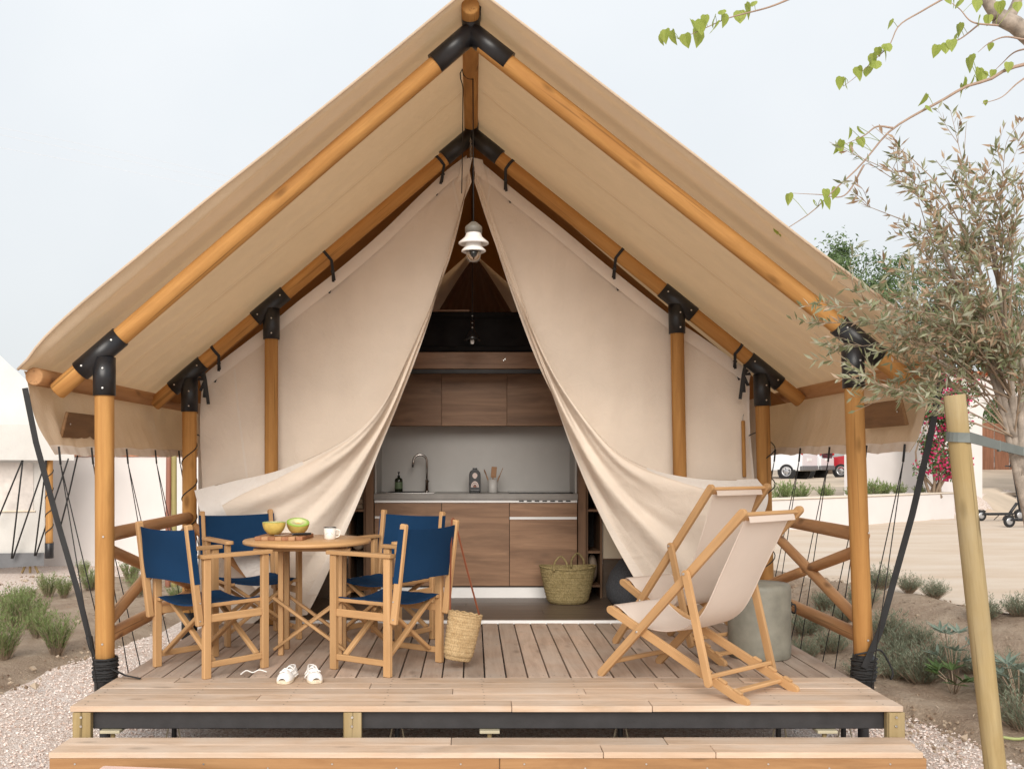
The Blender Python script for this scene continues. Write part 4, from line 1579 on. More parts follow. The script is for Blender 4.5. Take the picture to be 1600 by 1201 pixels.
def deck_chair(label, org, ang, top, bfront, bfoot, spiv, sfoot, width=0.52):
    rdir = V((math.cos(rad(ang)), math.sin(rad(ang)), 0))       # from the front feet to the rear feet
    wdir = V((-rdir.y, rdir.x, 0))
    r = thing('deck_chair', label, 'deck chair', org, 'folding deck chairs')

    def q(a, z, w): return V(org) + rdir * a + wdir * w + Z * z
    WA, WBn, WC = width / 2, width / 2 - 0.033, width / 2 + 0.03
    for s in (-1, 1):
        rr = rrail('back_rail', q(0, 0.0, s * WA), q(top[0], top[1], s * WA), 0.045, 0.026, wdir, r)
        b = rrail('base_rail', q(bfront[0], bfront[1], s * WBn), q(bfoot[0], bfoot[1], s * WBn), 0.045, 0.026, wdir, r)
        fb = V((bfoot[0] - bfront[0], bfoot[1] - bfront[1]))
        for k, f_ in enumerate((0.70, 0.80, 0.90)):
            a_, z_ = bfront[0] + fb.x * f_, bfront[1] + fb.y * f_
            obj('notch_block', box_bm(0.05, 0.0255, 0.016, 0.004), BE, b, MX.Translation(q(a_ + 0.03, z_ + 0.018, s * WBn)) @ MX.Rotation(math.atan2(wdir.y, wdir.x) - math.pi / 2, 4, 'Z') @ MX.Rotation(math.atan2(-fb.y, fb.x), 4, 'Y'))
        st = rrail('strut', q(spiv[0], spiv[1] + 0.02, s * WC), q(sfoot[0] + 0.012, sfoot[1] - 0.05, s * WC), 0.042, 0.022, wdir, r)
        for (aa, zz, ww) in ((spiv[0], spiv[1], WC + 0.012), ):
            bm = bmesh.new()
            add_cyl(bm, q(aa, zz, s * (ww - 0.002)), q(aa, zz, s * (ww + 0.004)), 0.007, 10)
            obj('bolt', bm, MT['bolt'], st)
        # pivot of back and base rails
        ta = top[0]
        f1 = fb.y / fb.x
        ap = (bfront[1] - f1 * bfront[0]) / (top[1] / top[0] - f1)
        bm = bmesh.new()
        add_cyl(bm, q(ap, ap * top[1] / top[0], s * (WA - 0.05)), q(ap, ap * top[1] / top[0], s * (WA + 0.017)), 0.006, 10)
        obj('bolt', bm, MT['bolt'], rr)
    e = 0.01
    bar('cross_rail', q(top[0] - 0.035, top[1] - 0.035, -WA + e), q(top[0] - 0.035, top[1] - 0.035, WA - e), 0.022, 0.05, BE, r, rdir * 0.7 + Z * 0.7)
    bar('cross_rail', q(bfront[0] + 0.03, bfront[1] - 0.012, -WBn + e), q(bfront[0] + 0.03, bfront[1] - 0.012, WBn - e), 0.02, 0.045, BE, r, rdir)
    bar('cross_rail', q(0.09, 0.09 * top[1] / top[0], -WA + e), q(0.09, 0.09 * top[1] / top[0], WA - e), 0.02, 0.04, BE, r, rdir)
    bar('cross_rail', q(sfoot[0], sfoot[1], -WC), q(sfoot[0], sfoot[1], WC), 0.022, 0.022, BE, r, rdir)
    fx = 0.88
    bar('cross_rail', q(bfront[0] + fb.x * fx, bfront[1] + fb.y * fx - 0.004, -WBn + e), q(bfront[0] + fb.x * fx, bfront[1] + fb.y * fx - 0.004, WBn - e), 0.02, 0.04, BE, r, rdir)
    # sling
    tp = (top[0] - 0.02, top[1] - 0.02)
    fr = (bfront[0] + 0.03, bfront[1] + 0.012)
    cv = [(tp[0] + 0.012, tp[1] - 0.045, 0), (tp[0], tp[1] - 0.005, 0), (tp[0] - 0.03, tp[1] - 0.05, 0),
          (tp[0] * 0.83, tp[1] * 0.685, 0), (tp[0] * 0.68, tp[1] * 0.42, 0), (0.47, 0.305, 0), (0.26, 0.305, 0), (fr[0] + 0.03, fr[1] - 0.003, 0), (fr[0] - 0.012, fr[1] + 0.002, 0), (fr[0] - 0.018, fr[1] - 0.03, 0)]
    pts = catmull(cv, 60)
    hw = WBn - 0.018

    def sfn(u, v):
        i = min(59, int(u * 60))
        p = pts[i].lerp(pts[i + 1], u * 60 - i)
        w = (-1 + 2 * v) * hw * (1 - 0.05 * math.sin(math.pi * u))
        dip = 0.014 * math.sin(math.pi * u) * (1 - (2 * v - 1) ** 2)
        return q(p.x, p.y - dip * 0.6, w) + rdir * dip * 0.6
    g = G()
    g.grid(60, 14, sfn)
    sl = obj('sling', g, MT['dcanvas'], r, smooth=True)
    for v_ in (0.02, 0.98):
        g = G()
        g.tube([sfn(0.03 + 0.94 * k / 50, v_) for k in range(51)], 0.0035, 6)
        obj('sling_hem', g, MT['dcanvas'], sl, smooth=True)
    return r


deck_chair('front deck chair with pale canvas sling, its feet on the cross boards', (0.927, 5.854, 0.0), -49.2, (0.966, 0.975), (0.035, 0.385), (0.965, 0.0), (0.62, 0.632), (0.76, 0.115))
w2 = V((0.819, 0.574, 0))
o2 = V((0.957, 6.68, 0.0)) + w2 * 0.26
deck_chair('rear deck chair with pale canvas sling, partly behind the front one', o2, -55.0, (0.855, 1.075), (0.03, 0.42), (0.93, 0.0), (0.535, 0.69), (0.70, 0.13))

# ------------------------------------------------------------------ drum stool
ds = V((1.80, 6.235, 0.0))
t = thing('drum_stool', 'grey green drum stool beside the front deck chair', 'stool', ds)
obj('drum', lathe_bm([(0, 0.0), (0.182, 0.0), (0.190, 0.008), (0.192, 0.05), (0.192, 0.42), (0.188, 0.445), (0.176, 0.458), (0.0, 0.464)], 56), MT['concrete'], t, MX.Translation(ds))
bm = bmesh.new()
add_cyl(bm, ds + V((0.175, -0.07, 0.335)), ds + V((0.182, -0.074, 0.335)), 0.014, 14)
obj('rope_hole', bm, MT['rubber'], t)
tube('rope_handle', [ds + V((0.17, -0.07, 0.335)), ds + V((0.20, -0.078, 0.33)), ds + V((0.205, -0.06, 0.28)), ds + V((0.205, 0.03, 0.28)), ds + V((0.198, 0.055, 0.33))], 0.006, MT['rope'], t, 7, 16)

# ------------------------------------------------------------------ straw bag on the chair
hook = chairs[1][1] @ V((0.25, -0.30, 0.845))
bagc = V((-0.085, 5.86, 0.05))
bag = thing('straw_bag', 'small coiled straw bag hanging from a director chair by its strap', 'bag', bagc)
prof = []
rows = 11
for k in range(rows * 4 + 1):
    z = 0.275 * k / (rows * 4)
    r_ = 0.088 + 0.016 * (z / 0.275) - 0.012 * sm(0.05, 0, z) + 0.0035 * abs(math.sin(math.pi * k / 4))
    prof.append((r_, z))
prof = [(0, 0.004)] + prof + [(0.094, 0.27), (0.084, 0.02), (0, 0.012)]
bmx = lathe_bm(prof, 40)
for v in bmx.verts:
    v.co.y *= 0.62
bt = MX.Translation(bagc) @ MX.Rotation(rad(20), 4, 'Z') @ MX.Rotation(rad(11), 4, 'Y')
obj('basket_body', bmx, MT['straw'], bag, bt)
for k in range(22):
    pass
tube('braided_rim', [bt @ V((0.101 * math.cos(a), 0.063 * math.sin(a), 0.276 + 0.003 * math.sin(a * 14))) for a in [2 * math.pi * k / 60 for k in range(61)]], 0.006, MT['straw'], bag, 6)
e0, e1 = bt @ V((-0.098, 0, 0.268)), bt @ V((0.098, 0.0, 0.268))
hp = hook + V((0.0, 0.0, 0.02))
ribbon('strap', [e0 + V((0, 0, -0.02)), e0.lerp(hp, 0.5) + V((-0.004, -0.01, 0)), hp + V((-0.006, -0.02, 0.0)), hp + V((0.0, -0.005, 0.012)), hp + V((0.012, 0.0, 0.0)), e1.lerp(hp, 0.5) + V((0.0, 0.0, 0)), e1 + V((0, 0, -0.02))], 0.012, 0.003, MT['leather'], bag, V((0.6, -0.6, 0.2)))

# ------------------------------------------------------------------ espadrilles
def shoe(label, loc, rz, sd):
    rs = random.Random(sd)
    s = thing('espadrille', label, 'shoe', loc, 'pair of espadrilles')
    mw = MX.Translation(loc) @ MX.Rotation(rad(rz), 4, 'Z')

    def hw(t_):    # half width from heel (0) to toe (1)
        return 0.027 + 0.012 * math.sin(math.pi * min(1, t_ * 0.9)) - 0.002 * math.cos(6 * t_) if t_ < 0.97 else 0.02
    def ring(k, n, t_): pass
    def prof_w(t_):
        return (0.030 + 0.014 * sm(0.35, 0.75, t_)) * math.sqrt(max(0.0, 1 - ((t_ - 0.5) / 0.5) ** 6))
    L = 0.245
    # sole
    g = G()
    N = 28
    for lay in range(3):
        pass
    top, bot = [], []
    outl = [(-prof_w(k / N), L * (k / N - 0.5)) for k in range(N + 1)] + [(prof_w(1 - k / N), L * (0.5 - k / N)) for k in range(1, N)]
    bm = extrude_bm([(x, y) for x, y in outl], 0.018, 0.004)
    obj('sole', bm, MT['sole'], s, mw @ MX.Translation((0, 0, 0.010)) @ MX(((1, 0, 0, 0), (0, 0, -1, 0), (0, 1, 0, 0), (0, 0, 0, 1))) @ MX.Rotation(math.pi, 4, 'Z') if False else mw @ MX.Translation((0, 0, 0.010)) @ MX(((1, 0, 0, 0), (0, 0, 1, 0), (0, 1, 0, 0), (0, 0, 0, 1))))

    def up(u, v):       # u heel->toe, v around the top of the foot
        t_ = 0.02 + 0.96 * u
        a = math.pi * v
        h = 0.052 - 0.012 * sm(0.2, 0.6, t_) + 0.004 * math.sin(t_ * 9)
        h *= math.sqrt(max(0.0, 1 - ((t_ - 0.5) / 0.5) ** 8)) * (1 - 0.25 * sm(0.75, 1, t_))
        w = prof_w(t_) * (0.97 + 0.04 * math.sin(a * 6 + t_ * 9) * 0.3)
        return mw @ V((-w * math.cos(a), L * (t_ - 0.5), 0.016 + h * math.sin(a) ** 0.8))
    g = G()
    nu, nv = 36, 20
    vs = {}
    for i in range(nu + 1):
        for j in range(nv + 1):
            g.v.append(tuple(up(i / nu, j / nv)))
    for i in range(nu):
        for j in range(nv):
            u, v = (i + 0.5) / nu, (j + 0.5) / nv
            if 0.06 < u < 0.62 and abs(v - 0.5) < 0.27 * math.sqrt(max(0, 1 - ((u - 0.34) / 0.29) ** 4)): continue   # foot opening
            a = i * (nv + 1) + j
            g.f.append((a, a + nv + 1, a + nv + 2, a + 1))
    obj('upper', g, MT['cotton'], s, smooth=True)
    obj('insole', extrude_bm([(x * 0.86, y * 0.95) for x, y in outl], 0.003, 0), MT['sole'], s, mw @ MX.Translation((0, 0, 0.021)) @ MX(((1, 0, 0, 0), (0, 0, 1, 0), (0, 1, 0, 0), (0, 0, 0, 1))))
    rim = []
    for k in range(41):
        a = 2 * math.pi * k / 40
        rim.append(up(0.34 + 0.285 * math.cos(a), 0.5 + 0.26 * math.sin(a)) + V((0, 0, 0.001)))
    tube('edge_binding', rim, 0.0035, MT['cotton'], s, 6)
    # knot of laces over the toe and loose loops at the ankle
    for k in range(4):
        c = mw @ V((rs.uniform(-0.015, 0.015), 0.045 + 0.012 * k, 0.062))
        tube('lace', [c + V((-0.02, 0, -0.006)), c + V((0, rs.uniform(-0.01, 0.01), 0.004)), c + V((0.02, 0.0, -0.006))], 0.004, MT['cotton'], s, 6, 8)
    for k in range(5):
        c = mw @ V((-0.035, -0.05 + 0.02 * k, 0.03))
        o = V((rs.uniform(-0.085, -0.05), rs.uniform(-0.02, 0.05), 0))
        tube('lace', [c, c + o * 0.5 + V((0, 0, 0.022 + rs.uniform(0, 0.02))), c + o + V((0, 0, -0.012)), c + o * 0.6 + V((0, 0.03, -0.02)), c + V((0.005, 0.02, -0.01))], 0.0038, MT['cotton'], s, 6, 18)
    return s


s1 = shoe('white espadrille nearer the table, with a long loose lace', V((-1.022, 5.55, 0.001)), 180 - 6, 1)
shoe('white espadrille nearer the chair with the straw bag', V((-0.885, 5.56, 0.001)), 180 + 17, 2)
tube('lace', [P(417, 1049, YD(1052, .004)), P(405, 1046, YD(1052, .004)), P(395, 1050, YD(1053, .004)), P(385, 1047, YD(1052, .004)), P(376, 1053, YD(1054, .004))], 0.0035, MT['cotton'], s1, 6, 24)

# ------------------------------------------------------------------ pendant lamp on the porch
lp = V(((740 - CX) * 6.4 / F, 6.4, 0))
lz = lambda y: E - (y - HY) * 6.4 / F
pl = thing('pendant_lamp', 'white two tiered pendant lamp with clear bulb at the porch ridge', 'lamp', V((lp.x, lp.y, lz(348))))
grey = plain('lamp_grey', (0.16, 0.15, 0.13), 0.5)
obj('lamp_cap', lathe_bm([(0, lz(346)), (0.018, lz(347)), (0.052, lz(354)), (0.055, lz(356)), (0.055, lz(364)), (0, lz(364))], 32), grey, pl, MX.Translation((lp.x, lp.y, 0)))
obj('shade', lathe_bm([(0.048, lz(364)), (0.052, lz(368)), (0.058, lz(371)), (0.096, lz(379)), (0.097, lz(381)), (0.090, lz(382)), (0.056, lz(376)), (0.046, lz(372))], 40), MT['white'], pl, MX.Translation((lp.x, lp.y, 0)))
obj('shade', lathe_bm([(0.050, lz(379)), (0.052, lz(383)), (0.056, lz(386)), (0.077, lz(391)), (0.078, lz(393)), (0.072, lz(394)), (0.045, lz(390)), (0.040, lz(384))], 40), MT['white'], pl, MX.Translation((lp.x, lp.y, 0)))
obj('glass_bulb', lathe_bm([(0.045, lz(388)), (0.047, lz(396)), (0.046, lz(401)), (0.040, lz(406)), (0.025, lz(409.5)), (0, lz(411))], 32), MT['glass'], pl, MX.Translation((lp.x, lp.y, 0)))
obj('lamp_holder', lathe_bm([(0, lz(388)), (0.02, lz(388)), (0.018, lz(395)), (0.012, lz(400)), (0, lz(402))], 20), MT['white'], pl, MX.Translation((lp.x, lp.y, 0)))
rz_ = P(735, 9, 5.47).z
tube('cord', [V((lp.x, lp.y, lz(347))), V((lp.x - 0.002, lp.y, lz(250))), V((lp.x - 0.004, lp.y, rz_ - 0.052))], 0.0038, MT['rope'], pl, 6)
tube('cord', [V((lp.x, 6.4, rz_ - 0.05)), V((-0.045, 6.4, rz_ - 0.035)), V((-0.062, 6.38, rz_ + 0.01)), V((-0.075, 6.42, rz_ - 0.02)), V((-0.058, 6.5, rz_ - 0.06)), V((-0.06, 6.8, rz_ - 0.03)), V((-0.065, 7.2, rz_ - 0.06)), V((-0.07, 7.38, rz_ - 0.30)), V((-0.075, 7.45, rz_ - 0.5))], 0.0036, MT['rope'], pl, 6, 40)
# ------------------------------------------------------------------ inside the tent
KY = YD(935)                                   # front of the kitchen units
BYK = KY + 0.60
t = thing('vinyl_floor', 'dark wood plank floor inside the tent', 'floor', (0, YWL, 0))
nrow = 22
for k in range(nrow):
    y0 = YWL + 0.02 + (YB - YWL - 0.06) * k / nrow
    y1 = YWL + 0.02 + (YB - YWL - 0.06) * (k + 1) / nrow
    cut = -1.2 + 2.4 * ((k * 0.37) % 1.0)
    for a, b in ((-2.06, cut), (cut, 2.14)):
        box('plank', a + 0.001, b - 0.001, y0 + 0.001, y1 - 0.001, -0.02, 0.0, MT['vinyl'], t, 0.001)
box('floor_base', -2.06, 2.14, YWL + 0.02, YB - 0.04, -0.03, -0.0215, MT['dark'], t, 0)
box('threshold', -1.4, 1.45, YWL - 0.035, YWL + 0.015, -0.012, 0.014, MT['white'], t, 0.003)

kc = thing('kitchen_unit', 'oak kitchen base cabinets with grey worktop inside the tent', 'kitchen unit', (0.04, KY, 0))
k2x = lambda p: (p - CX) * KY / F
k2z = lambda p: E - (p - HY) * KY / F
kx = [k2x(585), k2x(690), k2x(796), k2x(902)]
box('carcass', kx[0] + 0.002, kx[3] - 0.002, KY + 0.022, BYK - 0.01, 0.10, 0.86, MT['dark'], kc, 0.001)
box('plinth', kx[0], kx[3], KY + 0.03, KY + 0.05, 0.002, 0.103, MT['white'], kc, 0.001)
box('worktop', kx[0] - 0.004, kx[3] + 0.004, KY - 0.02, BYK, k2z(780), k2z(771), MT['top'], kc, 0.002)
box('handle_channel', kx[0], kx[3], KY + 0.004, KY + 0.02, k2z(785), k2z(780.4), MT['white'], kc, 0.001)
zt, zb = k2z(785.5), k2z(915)
g_ = 0.0022
for (a, b, c, d) in ((kx[0], kx[1], 785.5, 806), (kx[0], kx[1], 810, 915), (kx[1], kx[2], 785.5, 915), (kx[2], kx[3], 785.5, 807), (kx[2], kx[3], 811.5, 915)):
    box('cabinet_front', a + g_, b - g_, KY, KY + 0.019, k2z(d), k2z(c), MT['oakh'], kc, 0.0015)
for (a, b, c, d) in ((kx[0], kx[1], 806.2, 809.8), (kx[2], kx[3], 807.3, 811.2)):
    box('drawer_channel', a + g_, b - g_, KY + 0.003, KY + 0.019, k2z(d), k2z(c), MT['white'], kc, 0.001)
for k in range(7):
    x = k2x(811 + 12.2 * k)
    box('vent_slot', x, x + 0.042, KY + 0.0015, KY + 0.005, k2z(783.6), k2z(781.6), MT['dark'], kc, 0)
# sink and hob
sk = box('sink', k2x(600), k2x(678), KY + 0.10, KY + 0.50, k2z(771) - 0.002, k2z(771) + 0.006, MT['chrome'], kc, 0.002)
box('basin', k2x(604), k2x(660), KY + 0.14, KY + 0.46, k2z(771) + 0.0062, k2z(771) + 0.0075, MT['steel'], sk, 0)
box('hob', k2x(796), k2x(897), KY + 0.06, KY + 0.52, k2z(771) + 0.0005, k2z(771) + 0.007, MT['blackgloss'], kc, 0.002)
# splashback and tall side panels
sb = thing('kitchen_surround', 'white splashback between two tall oak side panels', 'kitchen surround', (0.04, BYK, 0))
box('splashback', kx[0] - 0.02, kx[3] + 0.02, BYK + 0.001, BYK + 0.02, 0.9, 1.66, MT['splash'], sb, 0)
box('side_panel', kx[0] - 0.075, kx[0] - 0.006, KY - 0.02, BYK + 0.02, 0.002, 2.18, MT['oakv'], sb, 0.002)
box('side_panel', kx[3] + 0.006, kx[3] + 0.075, KY - 0.02, BYK + 0.02, 0.002, 2.18, MT['oakv'], sb, 0.002)
for a, b in ((kx[0] - 0.0055, kx[0] + 0.010), (kx[3] - 0.010, kx[3] + 0.0055)):
    box('white_return', a, b, KY + 0.10, BYK - 0.0, k2z(771) + 0.001, 1.56, MT['splash'], sb, 0)
# wall cabinets
UY = BYK - 0.34
uz = lambda p: E - (p - HY) * UY / F
uc = thing('wall_cabinet', 'three oak wall cabinets above the white splashback', 'cabinet', (0.04, UY, uz(666)))
ux = [kx[0] + 0.012, (690 - CX) * UY / F, (792 - CX) * UY / F, kx[3] - 0.012]
box('carcass', ux[0] + 0.002, ux[3] - 0.002, UY + 0.02, BYK - 0.002, uz(664), uz(584), MT['oakh'], uc, 0.001)
for i in range(3):
    box('cabinet_door', ux[i] + 0.002, ux[i + 1] - 0.002, UY, UY + 0.019, uz(665), uz(583), MT['oakh'], uc, 0.0015)
# loft front: oak beam and black band
LYK = KY - 0.06
zz = lambda p: E - (p - HY) * LYK / F
lf = thing('loft_front', 'oak beam with black fabric band above the kitchen', 'loft', (0, LYK, zz(583)))
box('oak_beam', -1.5, 1.55, LYK, LYK + 0.05, zz(576), zz(550), MT['oakh'], lf, 0.003)
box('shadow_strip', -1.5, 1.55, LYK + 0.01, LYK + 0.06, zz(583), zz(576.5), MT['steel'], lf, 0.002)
box('black_band', -1.7, 1.75, LYK + 0.015, LYK + 0.03, zz(549.5), zz(487), MT['band'], lf, 0.002)
box('black_rail', -1.7, 1.75, LYK - 0.005, LYK + 0.013, zz(548), zz(541), MT['band'], lf, 0.003)
box('black_rail', -1.7, 1.75, LYK - 0.005, LYK + 0.013, zz(496), zz(488), MT['band'], lf, 0.003)
box('oak_cap', -0.75, -0.02, LYK + 0.004, LYK + 0.03, zz(486.5), zz(483.5), MT['oakh'], lf, 0.002)
box('loft_floor', -2.0, 2.1, LYK + 0.07, YB - 0.1, zz(560), zz(551), MT['dark'], lf, 0.002)
bolts(lf, [V(((787 - CX) * LYK / F, LYK, zz(563))), V(((789 - CX) * LYK / F, LYK, zz(561)))])
# inner gable and gathered drape
g = G()
GY = 10.5
gp = lambda x, y, Y: P(x, y, Y)
g.grid(40, 14, lambda u, v: gp(742 + (u - 0.5) * (8 + 116 * v ** 0.9), 405 + 90 * v, GY + 0.03 * math.sin(u * 34) * v))
dr = thing('gathered_drape', 'brown gathered drape hanging below the inner ridge', 'drape', gp(740, 495, GY))
obj('drape_cloth', g, MT['drape'], dr, smooth=True)
t = thing('inner_gable', 'beige inner gable canvas behind the brown drape', 'canvas panel', (0, YB - 0.12, 2.2))
g = G()
g.grid(16, 10, lambda u, v: ((u - 0.5) * 4.3 * (1 - v) , YB - 0.12 + 0.02 * math.sin(u * 20), 2.2 + 1.5 * v))
obj('gable_canvas', g, MT['wallc'], t, smooth=True)
# brown cloth added under the roof to darken the space behind the front wall
il = thing('peak_shade', 'dark brown cloth added below the roof ridge to darken the tent peak', 'shading', (0, 7.7, 1.8))
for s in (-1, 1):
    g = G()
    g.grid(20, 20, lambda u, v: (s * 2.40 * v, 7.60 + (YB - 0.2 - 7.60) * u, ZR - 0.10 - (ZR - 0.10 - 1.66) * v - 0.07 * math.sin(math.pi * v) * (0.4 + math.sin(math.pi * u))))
    obj('shade_canvas', g, MT['shading'], il, smooth=True)
# side shelving
def shelf(label, x0, x1, cloth):
    s = thing('shelf_unit', label, 'shelf', ((x0 + x1) / 2, KY, 0), 'shelves beside the kitchen')
    y0, y1 = KY + 0.02, KY + 0.5
    box('back_panel', x0 + 0.02, x1 - 0.02, y1, y1 + 0.015, 0.0, 1.9, MT['dark'], s, 0)
    for x in (x0, x1 - 0.02): box('side', x, x + 0.02, y0, y1 + 0.02, 0.0, 1.9, MT['oakv'], s, 0.001)
    for z in (0.10, 0.40, 0.77, 1.15, 1.5): box('shelf_board', x0 + 0.021, x1 - 0.021, y0, y1 - 0.001, z, z + 0.02, MT['oakh'], s, 0.001)
    return s


shelf('dark oak shelf unit half hidden by the left curtain, holding folded linen', kx[0] - 0.235, kx[0] - 0.078, 1)
shelf('dark oak shelf unit half hidden by the right curtain, holding a cushion', kx[3] + 0.078, kx[3] + 0.225, 2)
linen = plain('linen', (0.35, 0.27, 0.20), 0.95, var=0.15)
for k in range(4):
    o = obj('folded_towel', box_bm(0.108, 0.3, 0.045, 0.016, 3), linen, None, MX.Translation((kx[0] - 0.156, KY + 0.22, 0.79 + 0.024 + 0.047 * k)) @ MX.Rotation(0.012 * (k % 2), 4, 'Z'))
    tag(o, ('lowest', 'second lowest', 'second highest', 'topmost')[k] + ' folded towel of the stack on the left shelf', 'towel', 'folded towels')
tag(obj('bedding_roll', lathe_bm([(0, 0), (0.045, 0.005), (0.056, 0.02), (0.056, 0.33), (0.045, 0.36), (0, 0.365)], 24), linen, None, MX.Translation((kx[0] - 0.156, KY + 0.07, 0.421 + 0.056)) @ MX.Rotation(rad(-90), 4, 'X') @ MX.Scale(0.98, 4)), 'rolled pale bedding on the low left shelf', 'bedding')
pil = lathe_bm([(0, -0.065), (0.05, -0.06), (0.09, -0.03), (0.10, 0), (0.09, 0.03), (0.05, 0.06), (0, 0.065)], 24)
tag(obj('cushion', pil, linen, None, MX.Translation((kx[3] + 0.152, KY + 0.18, 0.12 + 0.131)) @ MX.Rotation(rad(90), 4, 'X') @ MX.Diagonal((0.5, 1.3, 1.3, 1))), 'pale cushion tucked into the shelf beside the basket', 'cushion')
# cream partition panels to the sides
for x0, x1, lab in ((kx[0] - 1.1, kx[0] - 0.245, 'cream partition panel left of the kitchen, behind the table'), (kx[3] + 0.235, kx[3] + 1.1, 'cream partition panel right of the kitchen, behind the beanbag')):
    p = thing('partition_panel', lab, 'panel', ((x0 + x1) / 2, KY, 0.0), 'cream partitions')
    box('panel_face', x0, x1, KY + 0.05, KY + 0.08, 0.352, 2.2, MT['cream'], p, 0.002)
    box('panel_base', x0, x1, KY + 0.053, KY + 0.08, 0.0, 0.346, MT['vinyl'], p, 0.002)
    box('panel_trim', x0, x1, KY + 0.045, KY + 0.075, 0.3465, 0.3515, MT['oakh'], p, 0)

# ------------------------------------------------------------------ things on the worktop
wz = k2z(771)
def wp(x, dy): return V(((x - CX) * (KY + dy) / F, KY + dy, wz))


c = wp(623, 0.30) + V((0, 0, 0.006))
s = thing('soap_bottle', 'dark green pump bottle beside the sink', 'bottle', c)
obj('bottle_body', lathe_bm([(0, 0), (0.034, 0), (0.037, 0.004), (0.037, 0.105), (0.033, 0.122), (0.014, 0.132), (0.012, 0.14), (0, 0.14)], 28), plain('bottle_green', (0.018, 0.022, 0.012), 0.15), s, MX.Translation(c))
obj('paper_label', lathe_bm([(0.0374, 0.03), (0.0376, 0.031), (0.0376, 0.09), (0.0374, 0.091)], 28), plain('label_green', (0.10, 0.14, 0.075), 0.6), s, MX.Translation(c))
obj('pump', lathe_bm([(0, 0.14), (0.013, 0.14), (0.013, 0.152), (0.005, 0.154), (0.005, 0.172), (0.011, 0.174), (0.011, 0.184), (0, 0.186)], 20), MT['black'], s, MX.Translation(c))
c = wp(667, 0.42) + V((0, 0, 0.006))
s = thing('kitchen_tap', 'curved chrome kitchen tap over the sink', 'tap', c)
arc = [c + V((0, 0, 0.0)), c + V((0, 0, 0.28))] + [c + V((-0.062 + 0.062 * math.cos(a), -0.02 * math.sin(a / 2), 0.28 + 0.062 * math.sin(a))) for a in [math.pi * k / 10 for k in range(1, 11)]] + [c + V((-0.130, -0.025, 0.225))]
tube('spout', arc, 0.0105, MT['chrome'], s, 12)
obj('tap_base', lathe_bm([(0, 0), (0.024, 0), (0.024, 0.006), (0.017, 0.01), (0.016, 0.11), (0, 0.11)], 24), MT['chrome'], s, MX.Translation(c))
bar('lever', c + V((0.012, -0.012, 0.085)), c + V((0.022, -0.05, 0.10)), 0.01, 0.008, MT['chrome'], s)
# coffee machine
c = wp(742, 0.26)
s = thing('coffee_machine', 'small black capsule coffee machine with pale stickers', 'coffee machine', c)
o = [(-0.052, 0), (0.052, 0), (0.052, 0.165)] + [(0.052 * math.cos(a), 0.165 + 0.05 * math.sin(a)) for a in [math.pi * k / 12 for k in range(1, 12)]] + [(-0.052, 0.165)]
obj('body', extrude_bm(o, 0.10, 0.006), MT['black'], s, MX.Translation(c + V((0, 0.05, 0))))
obj('water_tank', box_bm(0.08, 0.10, 0.16, 0.01, 2, org=(0, 0.155, 0.09)), MT['blackgloss'], s, MX.Translation(c))
obj('lid_lever', box_bm(0.042, 0.09, 0.018, 0.005, 2, org=(0, 0.05, 0.219)), MT['blackgloss'], s, MX.Translation(c))
obj('drip_tray', box_bm(0.088, 0.05, 0.026, 0.004, 2, org=(0, -0.024, 0.014)), MT['blackgloss'], s, MX.Translation(c))
pk = plain('sticker_pink', (0.62, 0.50, 0.46), 0.6)
so = [(0.023 * math.sin(a) * (1 - 0.25 * sm(0, -1, math.cos(a))), 0.155 + 0.027 * math.cos(a)) for a in [2 * math.pi * k / 20 for k in range(20)]]
obj('balloon_sticker', extrude_bm(so, 0.001), pk, s, MX.Translation(c + V((0, -0.001, 0))))
for k, (r0, r1) in enumerate(((0.036, 0.028), (0.025, 0.017), (0.013, 0.0))):
    oo = [(r0 * math.cos(a), 0.05 + r0 * 1.55 * math.sin(a)) for a in [math.pi * j / 14 for j in range(15)]]
    if r1: oo += [(r1 * math.cos(a), 0.05 + r1 * 1.55 * math.sin(a)) for a in [math.pi * (14 - j) / 14 for j in range(15)]]
    obj('rainbow_sticker', extrude_bm(oo, 0.001), pk if k < 2 else MT['leather'], s, MX.Translation(c + V((0, -0.001, 0))))
